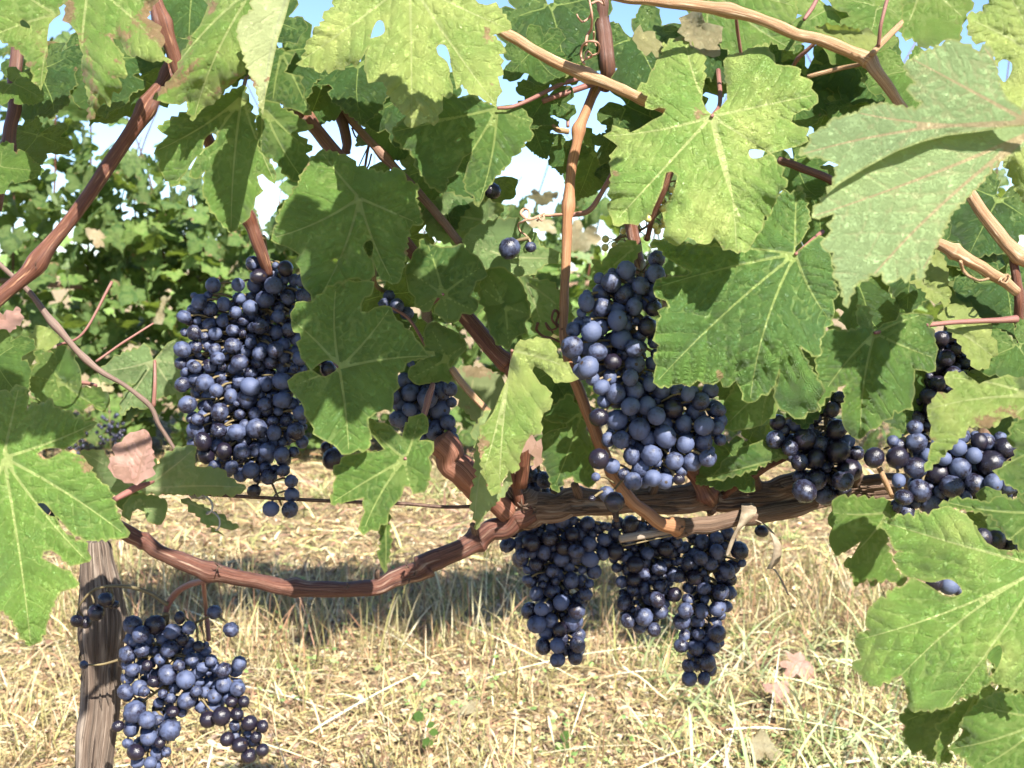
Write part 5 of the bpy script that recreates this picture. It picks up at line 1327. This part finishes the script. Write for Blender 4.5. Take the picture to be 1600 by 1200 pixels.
# green grass and weeds, more of it at the right
n = 15000
cx_, cy_, r = scatter(800, 1.15, 6.0, 3)
pg = vnoise(cx_ * 1.6 + 33, cy_ * 1.3 + 12, 8) + .35 * np.clip(cx_ / cy_ * 2.2, -.3, .6)
keep = pg > .55
cx_, cy_ = cx_[keep], cy_[keep]
k = r.integers(0, len(cx_), n)
x = cx_[k] + r.normal(size=n) * .03; y = cy_[k] + r.normal(size=n) * .03
blades('green_grass', x, y, r, r.random(n) * 6.283, np.radians(20 + 55 * r.random(n)), .03 + .10 * r.random(n) ** 1.5, .0016 + .0026 * r.random(n), .2 + .5 * r.random(n), pick(r, n, GREENS + GREENS + STRAW[:3]), label='green grass growing through the straw')
# long pale stalks lying across the mat
n = 240
x, y, r = scatter(n, 1.3, 4.0, 4)
blades('dry_grass', x, y, r, r.random(n) * 6.283, np.radians(r.random(n) * 14), .12 + .25 * r.random(n), .0022 + .0022 * r.random(n), .05 + .1 * r.random(n), pick(r, n, [(.68, .62, .45), (.62, .55, .35), (.56, .50, .26)]), z0=.02, seg=5, label='long pale stalks lying on the grass')
n = 14000
r = np.random.default_rng(21)
y = 2.6 + 3.6 * r.random(n); x = (r.random(n) * 2 - 1) * (.6 * y + .3)
blades('dry_grass', x, y, r, r.random(n) * 6.283, np.radians(r.random(n) ** 1.3 * 60), .04 + .12 * r.random(n) ** 1.5, .004 + .006 * r.random(n), .25 + .5 * r.random(n), pick(r, n, STRAW + [(.24, .26, .10), (.36, .22, .14), (.30, .17, .12)], .4), z0=.012 * r.random(n), label='matted dry grass farther back')
# larger green blades at the lower right
n = 420
r = np.random.default_rng(55)
x = .25 + .75 * r.random(n) ** .8; y = 1.45 + .75 * r.random(n)
blades('green_grass', x, y, r, r.random(n) * 6.283, np.radians(25 + 50 * r.random(n)), .10 + .16 * r.random(n), .0035 + .003 * r.random(n), .25 + .5 * r.random(n), pick(r, n, [(.30, .36, .16), (.38, .42, .22), (.22, .28, .10), (.50, .48, .27)]), seg=5, label='broad green blades at the right of the clearing')
# flakes of leaf litter
n = 26000
x, y, r = scatter(n, 1.1, 5.5, 6)
blades('leaf_litter', x, y, r, r.random(n) * 6.283, np.radians((r.random(n) - .2) * 60), .008 + .022 * r.random(n) ** 2, .006 + .014 * r.random(n) ** 2, .2 + .9 * r.random(n), pick(r, n, [(.33, .22, .13), (.46, .34, .23), (.22, .12, .07), (.50, .40, .28), (.40, .30, .15), (.14, .08, .05)]), mat=LITTER, seg=3, z0=.012 * r.random(n), label='broken brown and pinkish leaf litter')
n = 5000
x, y, r = scatter(n, 1.2, 5.5, 9)
pg = vnoise(x * 2.4 + 71, y * 2.0 + 5, 18) + .25 * np.clip(x / y * 2.2, -.2, .6)
kq = pg > .56; x = x[kq]; y = y[kq]; n = len(x)
blades('clover', x, y, r, r.random(n) * 6.283, np.radians(10 + r.random(n) * 50), .006 + .010 * r.random(n), .006 + .008 * r.random(n), .3 + .4 * r.random(n), pick(r, n, [(.12, .20, .05), (.18, .27, .08), (.24, .32, .12)]), mat=LITTER, seg=3, z0=.012 + .03 * r.random(n), label='low clover and small weeds')
# taller darker weeds in a band in front of the next row
n = 3200
r = np.random.default_rng(77)
x = -1.2 + 2.3 * r.random(n); y = 2.15 + .55 * r.random(n) + .15 * np.sin(x * 4)
blades('dry_weeds', x, y, r, r.random(n) * 6.283, np.radians(50 + 38 * r.random(n)), .06 + .16 * r.random(n) ** 1.4, .0016 + .002 * r.random(n), .1 + .35 * r.random(n), pick(r, n, [(.46, .36, .19), (.34, .24, .12), (.24, .22, .08), (.16, .17, .06), (.58, .50, .30), (.30, .16, .09)]), label='taller weeds standing in the shaded strip')

# fallen leaves and weeds one can tell apart


def fallen(px, py, wpx, rot, label, **pr):
    dirv = P(px, py, 1.0) - CAM
    t = -(CAM[2] - .03) / dirv[2]
    q = CAM + dirv * t; dep = t
    o = put_leaf(FULL[int(rot) % 6], face_matrix(q, (.15 * math.sin(rot), -.5, 1), rot, wpx * dep / FPX / (192 * .00068)), None, 'fallen_leaf', **pr)
    tag(o, label, 'leaf', 'fallen leaves on the grass')


fallen(1240, 1035, 62, 1.0, 'pinkish fallen leaf on the grass, nearer to the dark bunches', dry=1, pink=1, tone=.6)
fallen(1212, 1080, 48, 2.3, 'small pink fallen leaf just below the pinkish one', dry=1, pink=1, tone=.3)
fallen(1195, 1175, 60, 3.1, 'brown fallen leaf in the grass at the bottom edge', dry=1, pink=.0, tone=.0)
fallen(1335, 920, 45, 4.4, 'cream fallen leaf beside the largest lower right leaf', dry=1, pink=.2, tone=.6)
fallen(740, 1105, 36, 5.0, 'small dark brown fallen leaf on the straw in the middle', dry=1, pink=.0, tone=.0)


def weed(px, py, hpx, nl, label, seed):
    r = np.random.default_rng(seed)
    dirv = P(px, py, 1.0) - CAM
    t = -(CAM[2] - .0) / dirv[2]
    q = CAM + dirv * t
    root = empty('weed', tuple(q), label, 'weed', 'small broad leaved weeds in the grass')
    H = hpx * t / FPX
    path = catmull([q, q + (.1 * H, 0, .5 * H), q + (-.12 * H, .02, H)], 6)
    V, F, uv = tube(path, np.linspace(.0014, .0006, len(path)), 6)
    mesh_obj('stem', V, F, GREENSTEM, root, uv=uv)
    me = LOW[1]
    wm = bpy.data.meshes.new('leaf')
    pts = [(0, 0, .0), (.35, .3, .03), (.45, .65, .05), (.25, .95, .02), (0, 1.1, -.03), (-.25, .95, .02), (-.45, .65, .05), (-.35, .3, .03), (0, .55, -.02)]
    wm.from_pydata(pts, [], [(8, i, (i + 1) % 8) for i in range(8)])
    wm.polygons.foreach_set('use_smooth', np.ones(8, bool))
    for k in ('v1', 'v2', 'ed'):
        qa = wm.attributes.new(k, 'FLOAT', 'POINT'); qa.data.foreach_set('value', np.full(9, 4.0, np.float32))
    wm.materials.append(LEAF)
    for k in range(nl):
        b = path[int(len(path) * (.35 + .6 * k / nl))]
        m = face_matrix(b, (r.normal() * .5, -.7, .7), r.random() * 6.28, .011 + .008 * r.random())
        put_leaf(wm, m, root, 'leaf', tone=.15)


weed(662, 1195, 90, 8, 'upright dark green weed with round leaves at the bottom centre', 1)
weed(880, 1178, 36, 5, 'low green weed with two broad leaves left of the trailing bunch', 2)

# ------------------------------------------------------------------ the next row of vines
BGROUP = 'vines of the next row behind'
rb = np.random.default_rng(31)


def back_vine(x0, x1, y0, top, label, nparts, nrest, seed, cols=(.08, .45), bottom=.06, tall=None):
    r = np.random.default_rng(seed)
    xc = (x0 + x1) / 2
    root = empty('grapevine', (xc, y0 + .1, 0), label, 'grapevine', BGROUP)
    tr = catmull([(xc, y0 + .1, -.03), (xc + .03, y0 + .08, .3), (xc - .02, y0 + .1, .62), (xc + .02, y0 + .1, .74)], 8)
    V, F, uv = tube(tr, np.linspace(.032, .022, len(tr)), 14, .16, 9, seed, 12)
    mesh_obj('trunk', V, F, BARK, root, uv=uv)
    ar = catmull([(x0, y0 + .1, .72), (xc, y0 + .1, .76), (x1, y0 + .1, .72)], 10)
    V, F, uv = tube(ar, .014, 10, .12, 7, seed, 14)
    mesh_obj('cordon', V, F, BARK, root, uv=uv)
    for k in range(9):
        bx = x0 + (x1 - x0) * (k + .5) / 9
        H = top(bx) + .12 + .25 * r.random()
        c = catmull([(bx, y0 + .1, .74), (bx + (r.random() - .5) * .2, y0 + .05, .74 + (H - .74) * .5), (bx + (r.random() - .5) * .5, y0 + (r.random() - .5) * .3, H)], 6)
        V, F, uv = tube(c, np.linspace(.005, .002, len(c)), 6)
        mesh_obj('cane', V, F, CANE if k % 2 else DARKCANE, root, uv=uv)
    spots = []
    tot = nparts + nrest
    while len(spots) < tot:
        bx = x0 - .06 + (x1 - x0 + .12) * r.random()
        tp = top(bx)
        z = bottom + (tp - bottom) * r.random() ** .9
        if z < .35 and r.random() < .35: continue
        if z > 1.25 and r.random() < .25: continue
        front = r.random() ** 1.1
        by = y0 - .32 + .75 * front
        spots.append((by, bx, z))
    spots.sort()
    rest = []
    for i, (by, bx, z) in enumerate(spots):
        nrm = np.array((r.normal() * .85, -.5 + r.normal() * .25, .2 + r.normal() * .85))
        m = face_matrix((bx, by, z), nrm, r.normal() * .8, .75 + .5 * r.random())
        tone = cols[0] - .42 + (cols[1] + .15 - cols[0]) * r.random() ** 2.2  # shade of the row put into darker leaf tones
        if i < nparts:
            q = r.random()
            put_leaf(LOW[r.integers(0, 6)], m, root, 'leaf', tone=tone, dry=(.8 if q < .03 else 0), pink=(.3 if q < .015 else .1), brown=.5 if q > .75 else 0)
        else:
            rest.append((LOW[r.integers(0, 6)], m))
    if rest: tag(join_leaves('foliage', rest, root, tone=-.4), kind='stuff')  # rear leaves darkest: shade of the gaps put into their tone
    return root


def top_fn(base, amp, f, ph): return lambda x: base + amp * math.sin(x * f + ph) + .10 * math.sin(x * 9 + ph * 2)


Y0 = 4.55
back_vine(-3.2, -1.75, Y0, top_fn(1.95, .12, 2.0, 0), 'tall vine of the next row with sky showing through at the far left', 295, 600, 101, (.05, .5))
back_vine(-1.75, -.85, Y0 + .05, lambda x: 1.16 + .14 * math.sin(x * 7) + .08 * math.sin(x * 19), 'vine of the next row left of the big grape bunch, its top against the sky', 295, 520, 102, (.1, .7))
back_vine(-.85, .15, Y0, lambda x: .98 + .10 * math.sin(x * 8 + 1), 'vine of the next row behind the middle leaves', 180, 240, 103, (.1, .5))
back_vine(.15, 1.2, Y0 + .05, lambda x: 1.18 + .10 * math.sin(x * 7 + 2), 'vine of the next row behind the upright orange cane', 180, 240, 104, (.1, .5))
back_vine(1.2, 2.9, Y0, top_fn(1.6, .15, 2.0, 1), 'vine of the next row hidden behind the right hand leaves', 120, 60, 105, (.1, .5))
# shoots that stand up into the sky gaps at the left and in the middle
far = []
for k in range(900):
    x = -9 + 18 * rb.random(); z = .1 + .95 * rb.random()
    far.append((LOW[rb.integers(0, 6)], face_matrix((x, 9.2 + .5 * rb.random(), z), (rb.normal() * .5, -.75, .5), rb.normal() * .9, 1.2 + .8 * rb.random())))
tag(join_leaves('vineyard_foliage', far, None, tone=.25), 'farther vine row reading as one mass of leaves', None, None, 'stuff')
# black bunch and dry berries on the next row
r_ = np.random.default_rng(91)


def far_bunch(px, py, d, n, rx, ry, label, mat=None):
    c = P(px, py, d)
    root = empty('grape_bunch', tuple(c + np.array((0, 0, ry))), label, 'grapes', 'dark bunches on the next row')
    st_ = Bag(); V, F, uv = tube(np.array([c + (0, 0, ry + .03), c, c - (0, 0, ry)]), .002, 6); st_.add(V, F, uv)
    st_.build('stem', GREENSTEM, root)
    pp = []
    while len(pp) < n:
        v = r_.normal(size=3); v /= np.linalg.norm(v); v *= r_.random() ** .4
        p = c + v * np.array((rx, rx * .8, ry))
        pp.append(p)
        o = bpy.data.objects.new('grape', GR[int(r_.integers(0, 4))]); COL.objects.link(o)
        o.location = p; o.scale = (.0078,) * 3; o['bloom'] = float(r_.random() * .4); parent_to(o, root)


far_bunch(172, 672, 4.2, 46, .06, .075, 'dark bunch low on the next row, seen just above the pink dried leaf')
far_bunch(122, 690, 4.25, 30, .05, .06, 'dark bunch low on the next row, nearer the left leaf')
